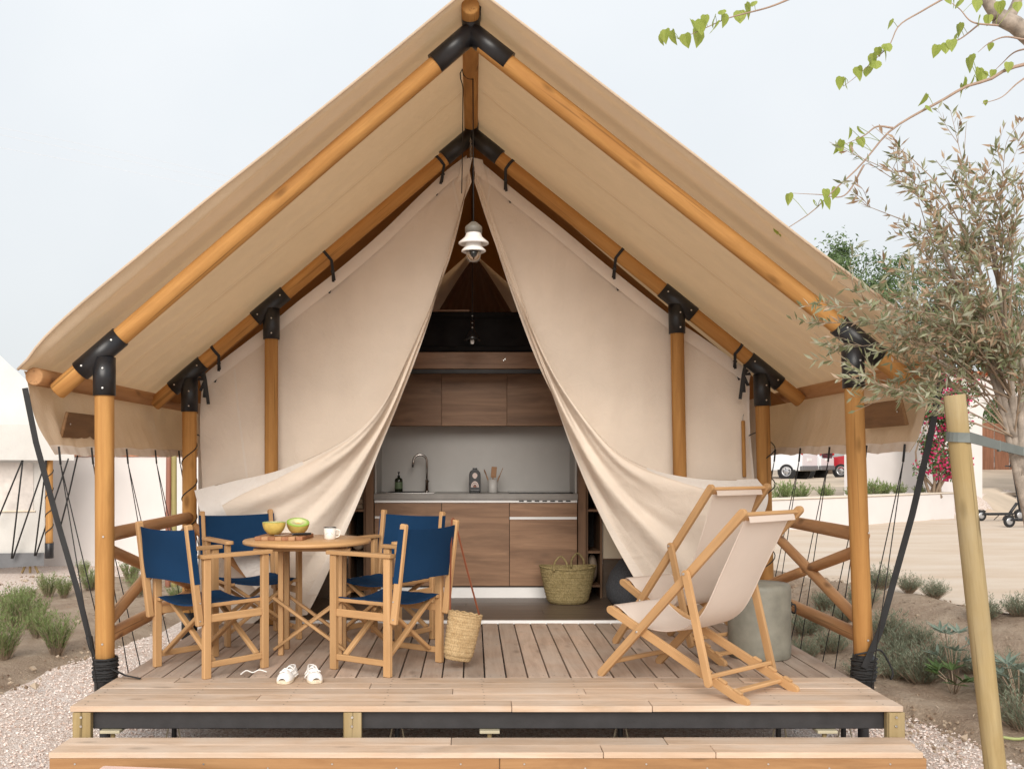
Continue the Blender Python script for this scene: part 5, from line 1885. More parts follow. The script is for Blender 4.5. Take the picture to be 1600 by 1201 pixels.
# utensil jar
c = wp(770, 0.32)
s = thing('utensil_jar', 'pale ceramic jar on the worktop, next to the coffee machine', 'jar', c)
obj('jar', lathe_bm([(0, 0), (0.041, 0), (0.044, 0.004), (0.044, 0.12), (0.040, 0.12), (0.039, 0.01), (0, 0.01)], 32), MT['splash'], s, MX.Translation(c))
uw = wood('utensil_wood', (0.36, 0.20, 0.10), (0.26, 0.13, 0.06), knots=0)
for (dx, tip, kind, lab) in ((-0.02, (-0.085, 0.225), 'spoon', 'wooden spoon leaning left in the utensil jar'), (0.0, (0.002, 0.22), 'spatula', 'flat wooden spatula standing upright in the utensil jar'), (0.02, (0.095, 0.23), 'fork', 'wooden fork leaning right in the utensil jar')):
    a, b = c + V((dx * 0.3, 0, 0.02)), c + V((tip[0], 0.0, tip[1]))
    u = thing('wooden_' + kind, lab, kind, a)
    m1 = a.lerp(b, 0.66)
    pole('handle', a, m1, 0.006, uw, u, seg=8)
    if kind == 'spoon':
        bmx = lathe_bm([(0, 0), (0.012, 0.012), (0.016, 0.035), (0.012, 0.06), (0, 0.072)], 16)
        for v in bmx.verts: v.co.y *= 0.4
        obj('bowl', bmx, uw, u, frame(m1 - (b - a).normalized() * 0.006, b))
    elif kind == 'spatula':
        obj('blade', box_bm(0.05, 0.006, 0.10, 0.002, org=(0, 0, 0.045)), uw, u, MX.Translation(m1 + V((0.004, 0, -0.01))) @ MX.Rotation(rad(5), 4, 'Y'))
    else:
        fm = frame(m1 - (b - a).normalized() * 0.004, b)
        obj('fork_head', box_bm(0.006, 0.03, 0.035, 0.002, org=(0, 0, 0.016)), uw, u, fm @ MX.Rotation(rad(90), 4, 'Z'))
        for k in range(3):
            obj('tine', box_bm(0.005, 0.006, 0.045, 0.001, org=(0, -0.011 + 0.011 * k, 0.054)), uw, u, fm @ MX.Rotation(rad(90), 4, 'Z'))

# ------------------------------------------------------------------ black pendant inside, basket, beanbag
bpY = 8.3
c = V(((738 - CX) * bpY / F, bpY, 0))
bz = lambda y: E - (y - HY) * bpY / F
s = thing('black_pendant', 'small black metal pendant lamp inside the tent', 'lamp', V((c.x, c.y, bz(532))))
obj('shade', lathe_bm([(0.0, bz(500)), (0.016, bz(501)), (0.018, bz(514)), (0.032, bz(518)), (0.058, bz(526)), (0.068, bz(532)), (0.064, bz(532)), (0.05, bz(526)), (0, bz(518))], 36), MT['blackgloss'], s, MX.Translation(c))
obj('bulb', lathe_bm([(0, bz(538)), (0.012, bz(537)), (0.017, bz(534)), (0.014, bz(530)), (0, bz(528))], 16), MT['white'], s, MX.Translation(c))
tube('cord', [c + Z * bz(500), c + Z * 3.66], 0.003, MT['rope'], s, 6)
for yy in (494, 505, 512):
    obj('bolt', lathe_bm([(0, 0.006), (0.005, 0.004), (0.007, 0), (0.005, -0.004), (0, -0.006)], 10), MT['bolt'], s, MX.Translation(c + V((0.0, -0.02, bz(yy)))))

bkY = YD(942)
c = V(((887 - CX) * bkY / F, bkY, 0.001))
s = thing('palm_basket', 'woven palm leaf basket with two loop handles on the floor', 'basket', c)
prof = [(0, 0)]
for k in range(45):
    z = 0.31 * k / 44
    prof.append((0.165 + 0.075 * (z / 0.31) ** 0.8 - 0.015 * sm(0.03, 0, z) + 0.003 * abs(math.sin(k * math.pi / 4)), z))
prof += [(0.228, 0.305), (0.15, 0.02), (0, 0.015)]
bmx = lathe_bm(prof, 48)
for v in bmx.verts: v.co.y *= 0.7
obj('basket_body', bmx, MT['palm'], s, MX.Translation(c))
tube('rim', [c + V((0.24 * math.cos(a), 0.168 * math.sin(a), 0.312 + 0.006 * math.cos(2 * a) * 1.5)) for a in [2 * math.pi * k / 50 for k in range(51)]], 0.009, MT['palm'], s, 7)
for sx, yy in ((-0.075, -0.16), (0.10, 0.14)):
    tube('handle', [c + V((sx - 0.055, yy, 0.29)), c + V((sx - 0.05, yy, 0.36)), c + V((sx, yy, 0.415)), c + V((sx + 0.05, yy, 0.36)), c + V((sx + 0.055, yy, 0.29))], 0.009, MT['palm'], s, 8, 24)
c = V((1.37, 8.12, 0.0))
bmx = lathe_bm([(0, 0.0), (0.12, 0.0), (0.21, 0.03), (0.265, 0.11), (0.275, 0.20), (0.24, 0.31), (0.16, 0.41), (0.07, 0.465), (0, 0.475)], 40)
for v in bmx.verts:
    v.co *= 1 + 0.03 * NZ.noise(v.co * 6)
s = thing('beanbag', 'dark grey knitted beanbag behind the right curtain', 'beanbag', c)
obj('cover', bmx, MT['felt'], s, MX.Translation(c))
tube('carry_loop', [c + V((-0.06, -0.10, 0.44)), c + V((-0.05, -0.13, 0.48)), c + V((0.0, -0.13, 0.47))], 0.009, MT['felt'], s, 6, 10)
# ------------------------------------------------------------------ neighbouring tent
NY = 14.2
nt = thing('neighbour_tent', 'pale canvas tent standing farther off at the left edge', 'tent', (-7, NY, -0.4))
g = G()
c0, c1 = P(116, 663, NY), P(-420, 663, NY)
r0, r1 = P(-230, 330, NY) + V((0, 2.4, 0)), P(-900, 330, NY) + V((0, 2.4, 0))
c0b = P(0, 553, NY)
g.grid(20, 30, lambda u, v: P(116 - 346 * v - 600 * u, 663 - 321 * v, NY + 2.2 * v + 0.03 * NZ.noise(V((u * 5, v * 5, 0)))))
obj('roof_canvas', g, MT['nbr'], nt, smooth=True)
g = G()
g.grid(40, 6, lambda u, v: P(116 - 500 * u, 663 + (56 - 3 * u) * v, NY - 0.02 + 0.03 * math.sin(u * 60) * v))
obj('valance', g, MT['nbr'], nt, smooth=True)
g = G()
g.grid(20, 6, lambda u, v: P(70 - 420 * u, 712 + 152 * v + 6 * u, NY + 0.35))
wl2 = obj('wall_canvas', g, MT['nbr'], nt, smooth=True)
g = G()
g.grid(8, 4, lambda u, v: P(52 - 150 * u, 722 + 76 * v, NY + 0.34))
obj('window_sheet', g, plain('pvc_window', (0.62, 0.57, 0.53), 0.25), wl2)
bar('window_batten', P(55, 798, NY + 0.33), P(-120, 800, NY + 0.33), 0.02, 0.02, MT['cream'], wl2)
g = G()
g.grid(12, 3, lambda u, v: P(69 - 300 * u, 863 + 4 * u + (20 + 14 * u) * v, NY + 0.30 - 0.02 * v))
obj('grey_skirt', g, plain('grey_pvc', (0.12, 0.12, 0.125), 0.6), nt)
pp = P(77, 850, NY + 0.1)
po = pole('post', pp, P(77, 662, NY + 0.1), 0.05, LG, nt)
pole('post_shoe', V((pp.x, pp.y, pp.z - 0.2)), V((pp.x, pp.y, pp.z + 0.02)), 0.062, MT['black'], po)
tube('twine', helix(V((pp.x, pp.y, pp.z)), V((pp.x, pp.y, pp.z + 1.3)), 0.053, 5, 12), 0.008, MT['rope'], po, 5)
for k, (a, b) in enumerate((((36, 716), (-5, 815)), ((36, 716), (18, 872)), ((73, 716), (20, 872)), ((73, 716), (54, 868)), ((107, 716), (56, 868)))):
    tube('guy_rope', [P(*a, NY), P(*b, NY + 0.2)], 0.012, MT['rope'], nt, 5)
lg = P(47, 866, NY + 0.4)
for dx in (-0.12, 0, 0.12):
    tube('support_leg', [V((lg.x, lg.y, lg.z)), V((lg.x + dx, lg.y, -0.42))], 0.018, MT['treated'], nt, 5)
for x in (-60, -160):
    lq = P(x, 868, NY + 0.4)
    tube('support_leg', [lq, V((lq.x, lq.y, -0.42))], 0.03, MT['steel'], nt, 6)
bk = G()
bk.grid(1, 1, lambda u, v: P(-420 + 420 * u, 690 + 190 * v, NY + 2.2))
obj('back_wall', bk, MT['nbr'], nt)

# two plant stakes in front of the white wall
for x, cc, lab in ((262, (0.30, 0.13, 0.09), 'reddish stake in front of the white wall'), (272, (0.36, 0.30, 0.12), 'olive green stake in front of the white wall')):
    b = P(x, 850, 12.6)
    b.z = -0.42
    o = pole('plant_stake', b, P(x + (2 if x < 270 else 0), 705, 12.6), 0.035, wood('stake_wood', cc, tuple(v * 0.7 for v in cc)), None, seg=12)
    tag(o, lab, 'stake', 'stakes by the white wall')

# overhead cables
for k, (y0, y1) in enumerate(((205, 278), (217, 288), (243, 300))):
    pts = [P(-300 + 90 * j, y0 - 60 + (y1 - y0 + 72) * (j / 8) - 6 * math.sin(math.pi * j / 8), 70 + 2 * j) for j in range(9)]
    o = tube('overhead_cable', pts, 0.012, plain('cable_grey', (0.62, 0.63, 0.65), 0.6), None, 5)
    tag(o, ('topmost', 'middle', 'lowest')[k] + ' of the three thin cables crossing the sky', 'cable', 'overhead cables')

# ------------------------------------------------------------------ vehicles
def carpaint(name, colr):
    t_ = NT(name)
    n = t_.noise(t_.coords(), 3, 3)
    t_.b.inputs['Coat Weight'].default_value = 0.6
    return t_.out(t_.ramp(n, [(0.2, tuple(x * 0.93 for x in colr)), (0.8, colr)]), 0.35)


MT['cwhite'] = carpaint('white_car_paint', (0.74, 0.75, 0.77))
MT['cred'] = carpaint('red_car_paint', (0.42, 0.02, 0.03))
MT['cglass'] = plain('car_glass', (0.02, 0.025, 0.03), 0.08)
MT['redlamp'] = plain('tail_lamp', (0.40, 0.015, 0.02), 0.2)
MT['alloy'] = plain('wheel_alloy', (0.42, 0.42, 0.43), 0.35, 0.6)
MT['trim'] = plain('grey_bumper', (0.14, 0.14, 0.145), 0.6)


def vehicle(label, cat, name, org, ang, L, H, Wd, prof, glass, paint, group):
    r = thing(name, label, cat, org, group)
    mw = MX.Translation(org) @ MX.Rotation(rad(ang), 4, 'Z')       # +x is forward, rear at x=0

    def wm(m): return mw @ m
    bm = extrude_bm(prof, Wd, 0.06)
    body = obj('body', bm, paint, r, mw)
    for gl in glass:
        for s in (-1, 1):
            obj('side_window', extrude_bm(gl, 0.01, 0), MT['cglass'], r, wm(MX.Translation((0, s * (Wd / 2 + 0.002), 0))))
    zr = max(z for x, z in prof)
    xr = min(x for x, z in prof)
    obj('rear_bumper', box_bm(0.14, Wd + 0.02, 0.20, 0.04, 2, org=(xr + 0.03, 0, 0.45)), MT['trim'], r, mw)
    obj('rear_window', box_bm(0.02, Wd * 0.72, 0.42, 0.03, 1, org=(xr + 0.012, 0, zr - 0.42)), MT['cglass'], r, mw)
    obj('number_plate', box_bm(0.02, 0.46, 0.12, 0.004, org=(xr - 0.006, 0.05, 0.80)), MT['white'], r, mw)
    obj('door_handle', box_bm(0.02, 0.10, 0.05, 0.008, org=(xr - 0.006, -0.1, 1.28)), MT['trim'], r, mw)
    for s in (-1, 1):
        obj('tail_light', box_bm(0.06, 0.12, 0.36, 0.02, 2, org=(xr + 0.02, s * (Wd / 2 - 0.06), 1.18)), MT['redlamp'], r, mw)
        for xw in (0.66, L - 0.85):
            wr = 0.315
            wmx = wm(MX.Translation((xw, s * (Wd / 2 - 0.09), wr)) @ MX.Rotation(rad(-90 * s), 4, 'X'))
            bm = bmesh.new()
            add_cyl(bm, V((0, 0, -0.02)), V((0, 0, 0.10)), wr + 0.07, 30)
            obj('wheel_arch', bm, MT['rubber'], r, wmx @ MX.Translation((0, 0, -0.012)))
            wh = obj('wheel', lathe_bm([(0.19, -0.08), (0.29, -0.08), (wr, -0.05), (wr, 0.08), (0.29, 0.108), (0.215, 0.105), (0.20, 0.06)], 30), MT['rubber'], r, wmx)
            obj('rim', lathe_bm([(0.205, 0.10), (0.19, 0.112), (0.17, 0.095), (0.15, 0.085), (0.075, 0.10), (0.05, 0.11), (0, 0.112)], 30), MT['alloy'], wh, wmx)
            for k in range(5):
                a = 2 * math.pi * k / 5
                obj('rim_slot', box_bm(0.03, 0.05, 0.01, 0.003, org=(0.125 * math.cos(a), 0.125 * math.sin(a), 0.094)), MT['rubber'], wh, wmx)
    return r


vanp = [(0.05, 0.34), (4.15, 0.34), (4.3, 0.55), (4.3, 0.85), (4.15, 1.02), (3.45, 1.14), (2.75, 1.78), (2.5, 1.84), (0.25, 1.84), (0.1, 1.78), (0.0, 1.0), (0.0, 0.5)]
carp = [(0.05, 0.36), (4.0, 0.36), (4.1, 0.5), (4.08, 0.75), (3.9, 0.90), (3.05, 1.0), (2.4, 1.44), (2.1, 1.50), (0.75, 1.50), (0.45, 1.44), (0.08, 1.0), (0.0, 0.85), (0.0, 0.45)]
zc = gz(9.0, 41.0)
vo = P(1270, 750, 41)
vehicle('white van parked beyond the planter, seen from its rear corner', 'van', 'parked_van', V((14.16, 41.69, gz(13, 41) + 0.02)), 141, 4.3, 1.84, 1.78, vanp, [[(2.55, 1.12), (3.3, 1.12), (2.75, 1.68), (2.55, 1.70)]], MT['cwhite'], 'vehicles beyond the planter')
vehicle('white car half hidden behind the van', 'car', 'parked_car', V((15.8, 44.2, gz(15, 44) + 0.02)), 141, 4.1, 1.5, 1.7, carp, [[(0.6, 1.02), (2.6, 1.02), (2.2, 1.40), (0.85, 1.40)]], MT['cwhite'], 'vehicles beyond the planter')
vehicle('red car parked farthest right, beside the white car', 'car', 'parked_car', V((19.72, 43.55, gz(18, 46) + 0.02)), 141, 4.1, 1.5, 1.7, carp, [[(0.6, 1.02), (2.6, 1.02), (2.2, 1.40), (0.85, 1.40)]], MT['cred'], 'vehicles beyond the planter')

# ------------------------------------------------------------------ electric scooters
def scooter(label, loc, rz):
    s = thing('electric_scooter', label, 'scooter', loc, 'electric scooters')
    mw = MX.Translation(loc) @ MX.Rotation(rad(rz), 4, 'Z')
    for x in (0.0, 0.86):
        wmx = mw @ MX.Translation((x, 0.025, 0.112)) @ MX.Rotation(rad(90), 4, 'X')
        wh = obj('wheel', lathe_bm([(0.07, 0.0), (0.10, 0.0), (0.112, 0.014), (0.112, 0.036), (0.10, 0.05), (0.07, 0.05)], 28), MT['rubber'], s, wmx)
        obj('hub', lathe_bm([(0, 0.004), (0.05, 0.004), (0.074, 0.012), (0.074, 0.038), (0.05, 0.046), (0, 0.046)], 24), MT['alloy'], wh, wmx)
        g_ = G()
        g_.grid(10, 1, lambda u, v: mw @ V((x - 0.125 * math.cos(math.pi * (0.05 + 0.75 * u)), -0.03 + 0.06 * v, 0.112 + 0.125 * math.sin(math.pi * (0.05 + 0.75 * u)))))
        obj('mudguard', g_, MT['black'], s, smooth=True)
    obj('foot_deck', box_bm(0.56, 0.14, 0.05, 0.012, 2, org=(0.40, 0, 0.14)), MT['black'], s, mw)
    obj('deck_tail', box_bm(0.14, 0.09, 0.04, 0.01, 2, org=(0.08, 0, 0.14)), MT['black'], s, mw)
    q = lambda x, z, y=0: mw @ V((x, y, z))
    pole('neck', q(0.64, 0.15), q(0.80, 0.36), 0.03, MT['black'], s, seg=12)
    pole('stem', q(0.875, 0.16), q(0.70, 1.12), 0.021, MT['black'], s, seg=12)
    pole('handlebar', q(0.70, 1.12, -0.22), q(0.70, 1.12, 0.22), 0.014, MT['black'], s, seg=10)
    obj('display', box_bm(0.07, 0.06, 0.04, 0.01, 2, org=(0.69, 0, 1.15)), MT['blackgloss'], s, mw)
    for sy in (-0.14, 0.14): pole('brake_lever', q(0.73, 1.11, sy), q(0.75, 1.08, sy * 0.5), 0.006, MT['black'], s, seg=8)
    tube('cable', [q(0.72, 1.1, 0.05), q(0.83, 0.9, 0.06), q(0.86, 0.5, 0.05), q(0.84, 0.36, 0.03)], 0.006, MT['rope'], s, 5, 12)
    pole('kickstand', q(0.45, 0.12, 0.06), q(0.40, 0.01, 0.16), 0.008, MT['black'], s, seg=8)
    return s


sy = 1.23 * F / (814 - HY)
sp = P(1533, 814, sy)
scooter('black electric scooter nearer the arch pillar', V((sp.x, sp.y, -0.004)), 8)
sy2 = 1.23 * F / (824 - HY)
sp = P(1577, 824, sy2)
scooter('black electric scooter parked nearest the right edge', V((sp.x, sp.y, -0.004)), 6)

# ------------------------------------------------------------------ plants
LV = {}
LV['lav'] = leafmat('lavender_leaf', [(0.14, 0.165, 0.105), (0.22, 0.25, 0.17), (0.31, 0.34, 0.25)], 0.2)
LV['ros'] = leafmat('green_shrub_leaf', [(0.13, 0.18, 0.055), (0.20, 0.26, 0.09), (0.28, 0.34, 0.15)], 0.25)
LV['olive'] = leafmat('olive_leaf', [(0.16, 0.175, 0.085), (0.25, 0.265, 0.145), (0.36, 0.37, 0.24), (0.50, 0.50, 0.39)], 0.35)
LV['dry'] = leafmat('dry_olive_leaf', [(0.30, 0.19, 0.115), (0.42, 0.295, 0.19), (0.52, 0.40, 0.29)], 0.35)
LV['mul'] = leafmat('fresh_leaf', [(0.24, 0.31, 0.05), (0.34, 0.41, 0.09), (0.44, 0.48, 0.15)], 0.45)
LV['bou'] = leafmat('dark_green_leaf', [(0.03, 0.06, 0.015), (0.07, 0.12, 0.035), (0.12, 0.18, 0.06)], 0.2)
LV['flower'] = leafmat('magenta_bract', [(0.42, 0.012, 0.07), (0.60, 0.03, 0.14), (0.68, 0.10, 0.25)], 0.3)
LV['tree'] = leafmat('tree_leaf', [(0.08, 0.13, 0.05), (0.14, 0.21, 0.085), (0.21, 0.29, 0.13)], 0.3)
LV['glau'] = leafmat('glaucous_leaf', [(0.10, 0.14, 0.10), (0.17, 0.22, 0.17), (0.25, 0.31, 0.25)], 0.15)
MT['barkd'] = plain('dark_bark', (0.16, 0.12, 0.09), 0.95, var=0.3)
MT['bark'] = plain('pale_bark', (0.30, 0.25, 0.205), 0.95, var=0.35, nscale=25, bump=0.8, bscale=40)
MT['twig'] = plain('twig', (0.27, 0.20, 0.14), 0.9, var=0.25)
MT['twigr'] = plain('red_twig', (0.34, 0.24, 0.18), 0.8, var=0.2)


def bush_mesh(seed, H, Wd, n, leaf=(0.03, 0.004), mats=None, lean=0.6, dens=9):
    rr = random.Random(seed)
    g_ = G()
    s_ = G()
    for k in range(n):
        az = rr.uniform(0, 2 * math.pi)
        inc = lean * math.sqrt(rr.random())
        L = H * rr.uniform(0.6, 1.05) * (1 - 0.25 * inc)
        d = V((math.cos(az) * math.sin(inc), math.sin(az) * math.sin(inc), math.cos(inc)))
        b = V((math.cos(az), math.sin(az), 0)) * Wd * 0.18 * rr.random()
        cur = V((rr.uniform(-1, 1), rr.uniform(-1, 1), 0)) * 0.12 * L
        pts = [b + d * L * t_ + cur * t_ * t_ + V((0, 0, -0.02)) for t_ in (0, 0.35, 0.7, 1.0)]
        s_.tube(pts, [0.0022, 0.0018, 0.0013, 0.0006], 3)
        for j in range(dens):
            t_ = rr.uniform(0.18, 1.0)
            p = b + d * L * t_ + cur * t_ * t_
            a2 = rr.uniform(0, 6.28)
            ld = (d + V((math.cos(a2), math.sin(a2), 0)) * rr.uniform(0.4, 1.0)).normalized()
            g_.leaf(p, ld, V((rr.uniform(-1, 1), rr.uniform(-1, 1), 1)), leaf[0] * rr.uniform(0.7, 1.3), leaf[1] * rr.uniform(0.8, 1.3))
    return g_, s_


def bush_proto(name, seed, H, Wd, n, leaf, lm, lean, dens=9):
    g_, s_ = bush_mesh(seed, H, Wd, n, leaf, None, lean, dens)
    r = thing(name, 'x', 'plant')
    obj('foliage', g_, lm, r, MX.Identity(4))
    obj('stems', s_, MT['twig'], r, MX.Identity(4))
    return r


def scatter(protos, spots, label, group, seed):
    rr = random.Random(seed)
    used = set()
    for i, (x, y, sc_) in enumerate(spots):
        pr = protos[i % len(protos)]
        mw = MX.Translation((x, y, gz(x, y) + 0.025)) @ MX.Rotation(rr.uniform(0, 6.28), 4, 'Z') @ MX.Scale(sc_, 4)
        o = pr if pr.name not in used else copy_tree(pr, None, mw)
        used.add(pr.name)
        o.matrix_basis = mw
        WM[o.name] = mw
        tag(o, label[i] if isinstance(label, list) else label, 'plant', group)


lav = [bush_proto('lavender_bush', 10 + k, 0.30, 0.3, 200, (0.034, 0.0055), LV['lav'], 0.95, 12) for k in range(3)]
lspots = []


def at_ground(x, y):         # ground point seen at a picture position
    z = -0.35
    for _ in range(12):
        Y = YD(y, z)
        X = (x - CX) * Y / F
        z = gz(X, Y) + 0.02
    return X, Y


for (x, y, s_) in ((1262, 935, 1.0), (1300, 950, .9), (1322, 935, .8), (1385, 950, .95), (1375, 920, .9), (1405, 960, .8), (1440, 985, 1.0), (1395, 1020, .85), (1455, 1050, 1.15), (1395, 1045, .9),
                   (1430, 960, .8), (1476, 975, .7), (1520, 985, .7), (1575, 1000, 1.0), (1595, 965, .8), (1600, 1045, 1.0), (1255, 955, .8), (1350, 990, .75), (1590, 1080, .9), (1540, 960, .8), (1290, 925, .8), (1350, 930, .8), (1420, 925, .7), (1460, 935, .7)):
    X, Y = at_ground(x, y)
    lspots.append((X, Y, s_ * 0.95))
ORD = ['first', 'second', 'third', 'fourth', 'fifth', 'sixth', 'seventh', 'eighth', 'ninth', 'tenth', 'eleventh', 'twelfth', 'thirteenth', 'fourteenth']


def row_labels(spots, bands, fmt):          # name each plant by its row and its place in that row, counted from the left
    order = sorted(range(len(spots)), key=lambda i: -spots[i][1])
    labs = [None] * len(spots)
    n = len(order)
    for b in range(len(bands)):
        row = order[b * n // len(bands):(b + 1) * n // len(bands)]
        row.sort(key=lambda i: spots[i][0] / spots[i][1])
        for k, i in enumerate(row): labs[i] = fmt % (ORD[k], bands[b])
    return labs


scatter(lav, lspots, row_labels(lspots, ['row along the terrace', 'middle row of the right bed', 'row nearest the camera'], '%s grey green lavender bush from the left, in the %s'), 'lavender in the right bed', 4)
ros = [bush_proto('green_shrub', 20 + k, 0.40, 0.25, 110, (0.040, 0.0065), LV['ros'], 0.5, 16) for k in range(3)]
rsp = []
for (x, y, s_) in ((20, 965, .9), (22, 985, 1.0), (50, 985, .95), (88, 1022, .95), (60, 1000, .8), (5, 1035, 1.0), (-20, 1010, 1.0), (75, 935, .8), (100, 935, .7), (140, 925, .8), (205, 912, .9), (255, 905, .9), (215, 935, .8), (275, 945, .6), (45, 945, .6), (130, 900, .6)):
    X, Y = at_ground(x, y)
    rsp.append((X, Y, s_))
scatter(ros, rsp, row_labels(rsp, ['back row of the left bed', 'front row of the left bed'], '%s upright green shrub from the left, in the %s'), 'shrubs in the left bed', 5)
psh = [bush_proto('planter_shrub', 30, 0.42, 0.35, 60, (0.09, 0.018), LV['ros'], 0.8, 8)]
psp = []
for k in range(13):
    q = B0 + ED * (0.9 + 0.68 * k + 0.2 * math.sin(k * 5)) - EN * 0.45
    psp.append((q.x, q.y, 0.65 + 0.35 * ((k * 7) % 4) / 3))
scatter(psh, psp, ['%s small green shrub from the left in the low planter' % ORD[k] for k in range(13)], 'planter shrubs', 6)


def big_leaf_plant(name, label, loc, n, H, L, wd, seed, lm):
    rr = random.Random(seed)
    r = thing(name, label, 'plant', loc)
    b0 = V(loc)
    for k in range(n):
        az = 2 * math.pi * k / n + rr.uniform(-0.3, 0.3)
        h = H * rr.uniform(0.5, 1.0)
        top = b0 + V((math.cos(az) * 0.10, math.sin(az) * 0.10, h))
        st = tube('stalk', [b0 + V((0, 0, -0.03)), b0.lerp(top, 0.5) + V((0, 0, 0.03)), top], 0.004, MT['twig'], r, 5)
        g_ = G()
        for j in range(7):
            a = az + (j - 3) * 0.5
            d = V((math.cos(a), math.sin(a), rr.uniform(0.1, 0.7)))
            g_.leaf(top, d, Z, L * rr.uniform(0.75, 1.1), wd, 0.2)
        obj('leaf_cluster', g_, lm, r)
    return r


X, Y = at_ground(1490, 990)
big_leaf_plant('spurge_plant', 'blue green plant with star shaped leaf clusters between the lavender', (X, Y, gz(X, Y) + 0.03), 9, 0.38, 0.13, 0.026, 3, LV['glau'])
X, Y = at_ground(1490, 1048)
big_leaf_plant('broadleaf_plant', 'dark green broad leaved plant beside the lavender', (X, Y, gz(X, Y) + 0.03), 6, 0.16, 0.13, 0.035, 4, LV['bou'])
X, Y = at_ground(1592, 1115)
big_leaf_plant('spurge_plant', 'blue green leafy plant at the lower right edge', (X, Y, gz(X, Y) + 0.03), 9, 0.34, 0.14, 0.03, 8, LV['glau'])
for k, (x, y) in enumerate(((1460, 1062), (1555, 1130))):
    X, Y = at_ground(x, y + 4)
    bmx = lathe_bm([(0, -0.03), (0.03, -0.02), (0.045, 0.0), (0.03, 0.025), (0, 0.032)], 10)
    for v in bmx.verts: v.co *= 1 + 0.3 * NZ.noise(v.co * 30)
    tag(obj('stone', bmx, MT['dust'], None, MX.Translation((X, Y, gz(X, Y) + 0.03)) @ MX.Scale(0.8 + 0.3 * k, 4)), ('small pale stone on the soil in front of the lavender', 'pale stone on the soil beside the leaning stake')[k], 'stone', 'stones on the bed')
X, Y = at_ground(1560, 1158)
tube('dropper_hose', [V((X + 0.0, Y, gz(X, Y) + 0.05)), V((X + 0.1, Y - .02, gz(X, Y) + 0.04)), V((X + 0.25, Y + .02, gz(X, Y) + 0.05)), V((X + 0.6, Y + .1, gz(X, Y) + 0.03))], 0.009, plain('green_hose', (0.32, 0.36, 0.14), 0.6), None, 7, 16)
tag(bpy.data.objects['dropper_hose'], 'pale green hose end lying on the soil at the right edge', 'hose')

# ------------------------------------------------------------------ bougainvillea
bo = thing('bougainvillea', 'bougainvillea with magenta flowers climbing the white wall', 'shrub', A0 + ED * 3.4 + EN * 0.6)
rb_ = random.Random(12)
g, gf, gs = G(), G(), G()
bb = P(1462, 772, 20.9)
base = V((bb.x, bb.y, 0.45))
for k in range(9):
    tp = P(rb_.uniform(1440, 1500), rb_.uniform(610, 720), 20.8 + rb_.uniform(-0.3, 0.4))
    gs.tube(catmull([base + V((rb_.uniform(-.15, .15), 0, 0)), base.lerp(tp, 0.5) + V((rb_.uniform(-.3, .3), rb_.uniform(-.1, .2), 0)), tp], 8), [0.035 - 0.0035 * j for j in range(9)], 6)
clumps = []
for k in range(60):
    y = rb_.uniform(595, 740)
    x = rb_.uniform(1428 + max(0, (660 - y)) * 0.18 + max(0, y - 700) * 0.35, 1502 if y > 625 else 1530)
    clumps.append((P(x, y, 20.9 + rb_.uniform(-0.45, 0.35)), rb_.uniform(0.16, 0.30)))
for c, r_ in clumps:
    for j in range(90):
        d = V((rb_.gauss(0, 1), rb_.gauss(0, 1), rb_.gauss(0, 1))).normalized()
        g.leaf(c + d * r_ * rb_.random() ** 0.5, V((rb_.uniform(-1, 1), rb_.uniform(-1, 0.4), rb_.uniform(-1, 0.4))), V((rb_.uniform(-1, 1), -1, 1)), rb_.uniform(0.05, 0.085), rb_.uniform(0.03, 0.05))
    nf = rb_.choice((6, 18, 42)) if c.x < P(1490, 0, c.y).x else 8
    for j in range(nf):
        d = V((rb_.gauss(0, 1), -abs(rb_.gauss(0, 1)), rb_.gauss(0, 1))).normalized()
        p = c + d * r_ * rb_.uniform(0.75, 1.1)
        gf.leaf(p, V((rb_.uniform(-1, 1), rb_.uniform(-1, 0.2), rb_.uniform(-.5, 1))), V((0, -1, 0.3)), rb_.uniform(0.05, 0.08), rb_.uniform(0.04, 0.06))
obj('foliage', g, LV['bou'], bo, center=False)
obj('flowers', gf, LV['flower'], bo, center=False)
obj('stems', gs, MT['twig'], bo, center=False, smooth=True)

# ------------------------------------------------------------------ background trees
def far_tree(label, base, H, crown, n, seed):
    rr = random.Random(seed)
    t_ = thing('background_tree', label, 'tree', base, 'trees beyond the parking ground')
    gs_ = G()
    top = V(base) + V((0, 0, H * 0.55))
    gs_.tube([V(base) + V((0, 0, -0.2)), V(base).lerp(top, 0.5) + V((rr.uniform(-.3, .3), 0, 0)), top], [0.22, 0.17, 0.12], 8)
    g_ = G()
    for k in range(crown[3]):
        a = rr.uniform(0, 6.28)
        rr_ = math.sqrt(rr.random())
        c = V(base) + V((crown[0] * rr_ * math.cos(a), crown[1] * rr_ * math.sin(a), crown[2] + (H - crown[2]) * rr.random() * (1 - 0.55 * rr_ ** 2)))
        gs_.tube(catmull([top.lerp(V(base), rr.uniform(0, .3)), top.lerp(c, 0.5) + V((0, 0, 0.3)), c], 6), [0.07, 0.06, 0.05, 0.04, 0.03, 0.02, 0.01], 5)
        cr = rr.uniform(0.5, 1.15)
        for j in range(n):
            d = V((rr.gauss(0, 1), rr.gauss(0, 1), rr.gauss(0, 0.6)))
            if d.length > 2.2: continue
            g_.leaf(c + d * cr * 0.55, V((rr.uniform(-1, 1), rr.uniform(-1, 1), rr.uniform(-1, 0.2))), V((rr.uniform(-1, 1), rr.uniform(-1, 1), 1)), rr.uniform(0.18, 0.34), rr.uniform(0.08, 0.13))
    obj('trunk', gs_, MT['barkd'], t_, smooth=True, center=False)
    obj('crown', g_, LV['tree'], t_, center=False)


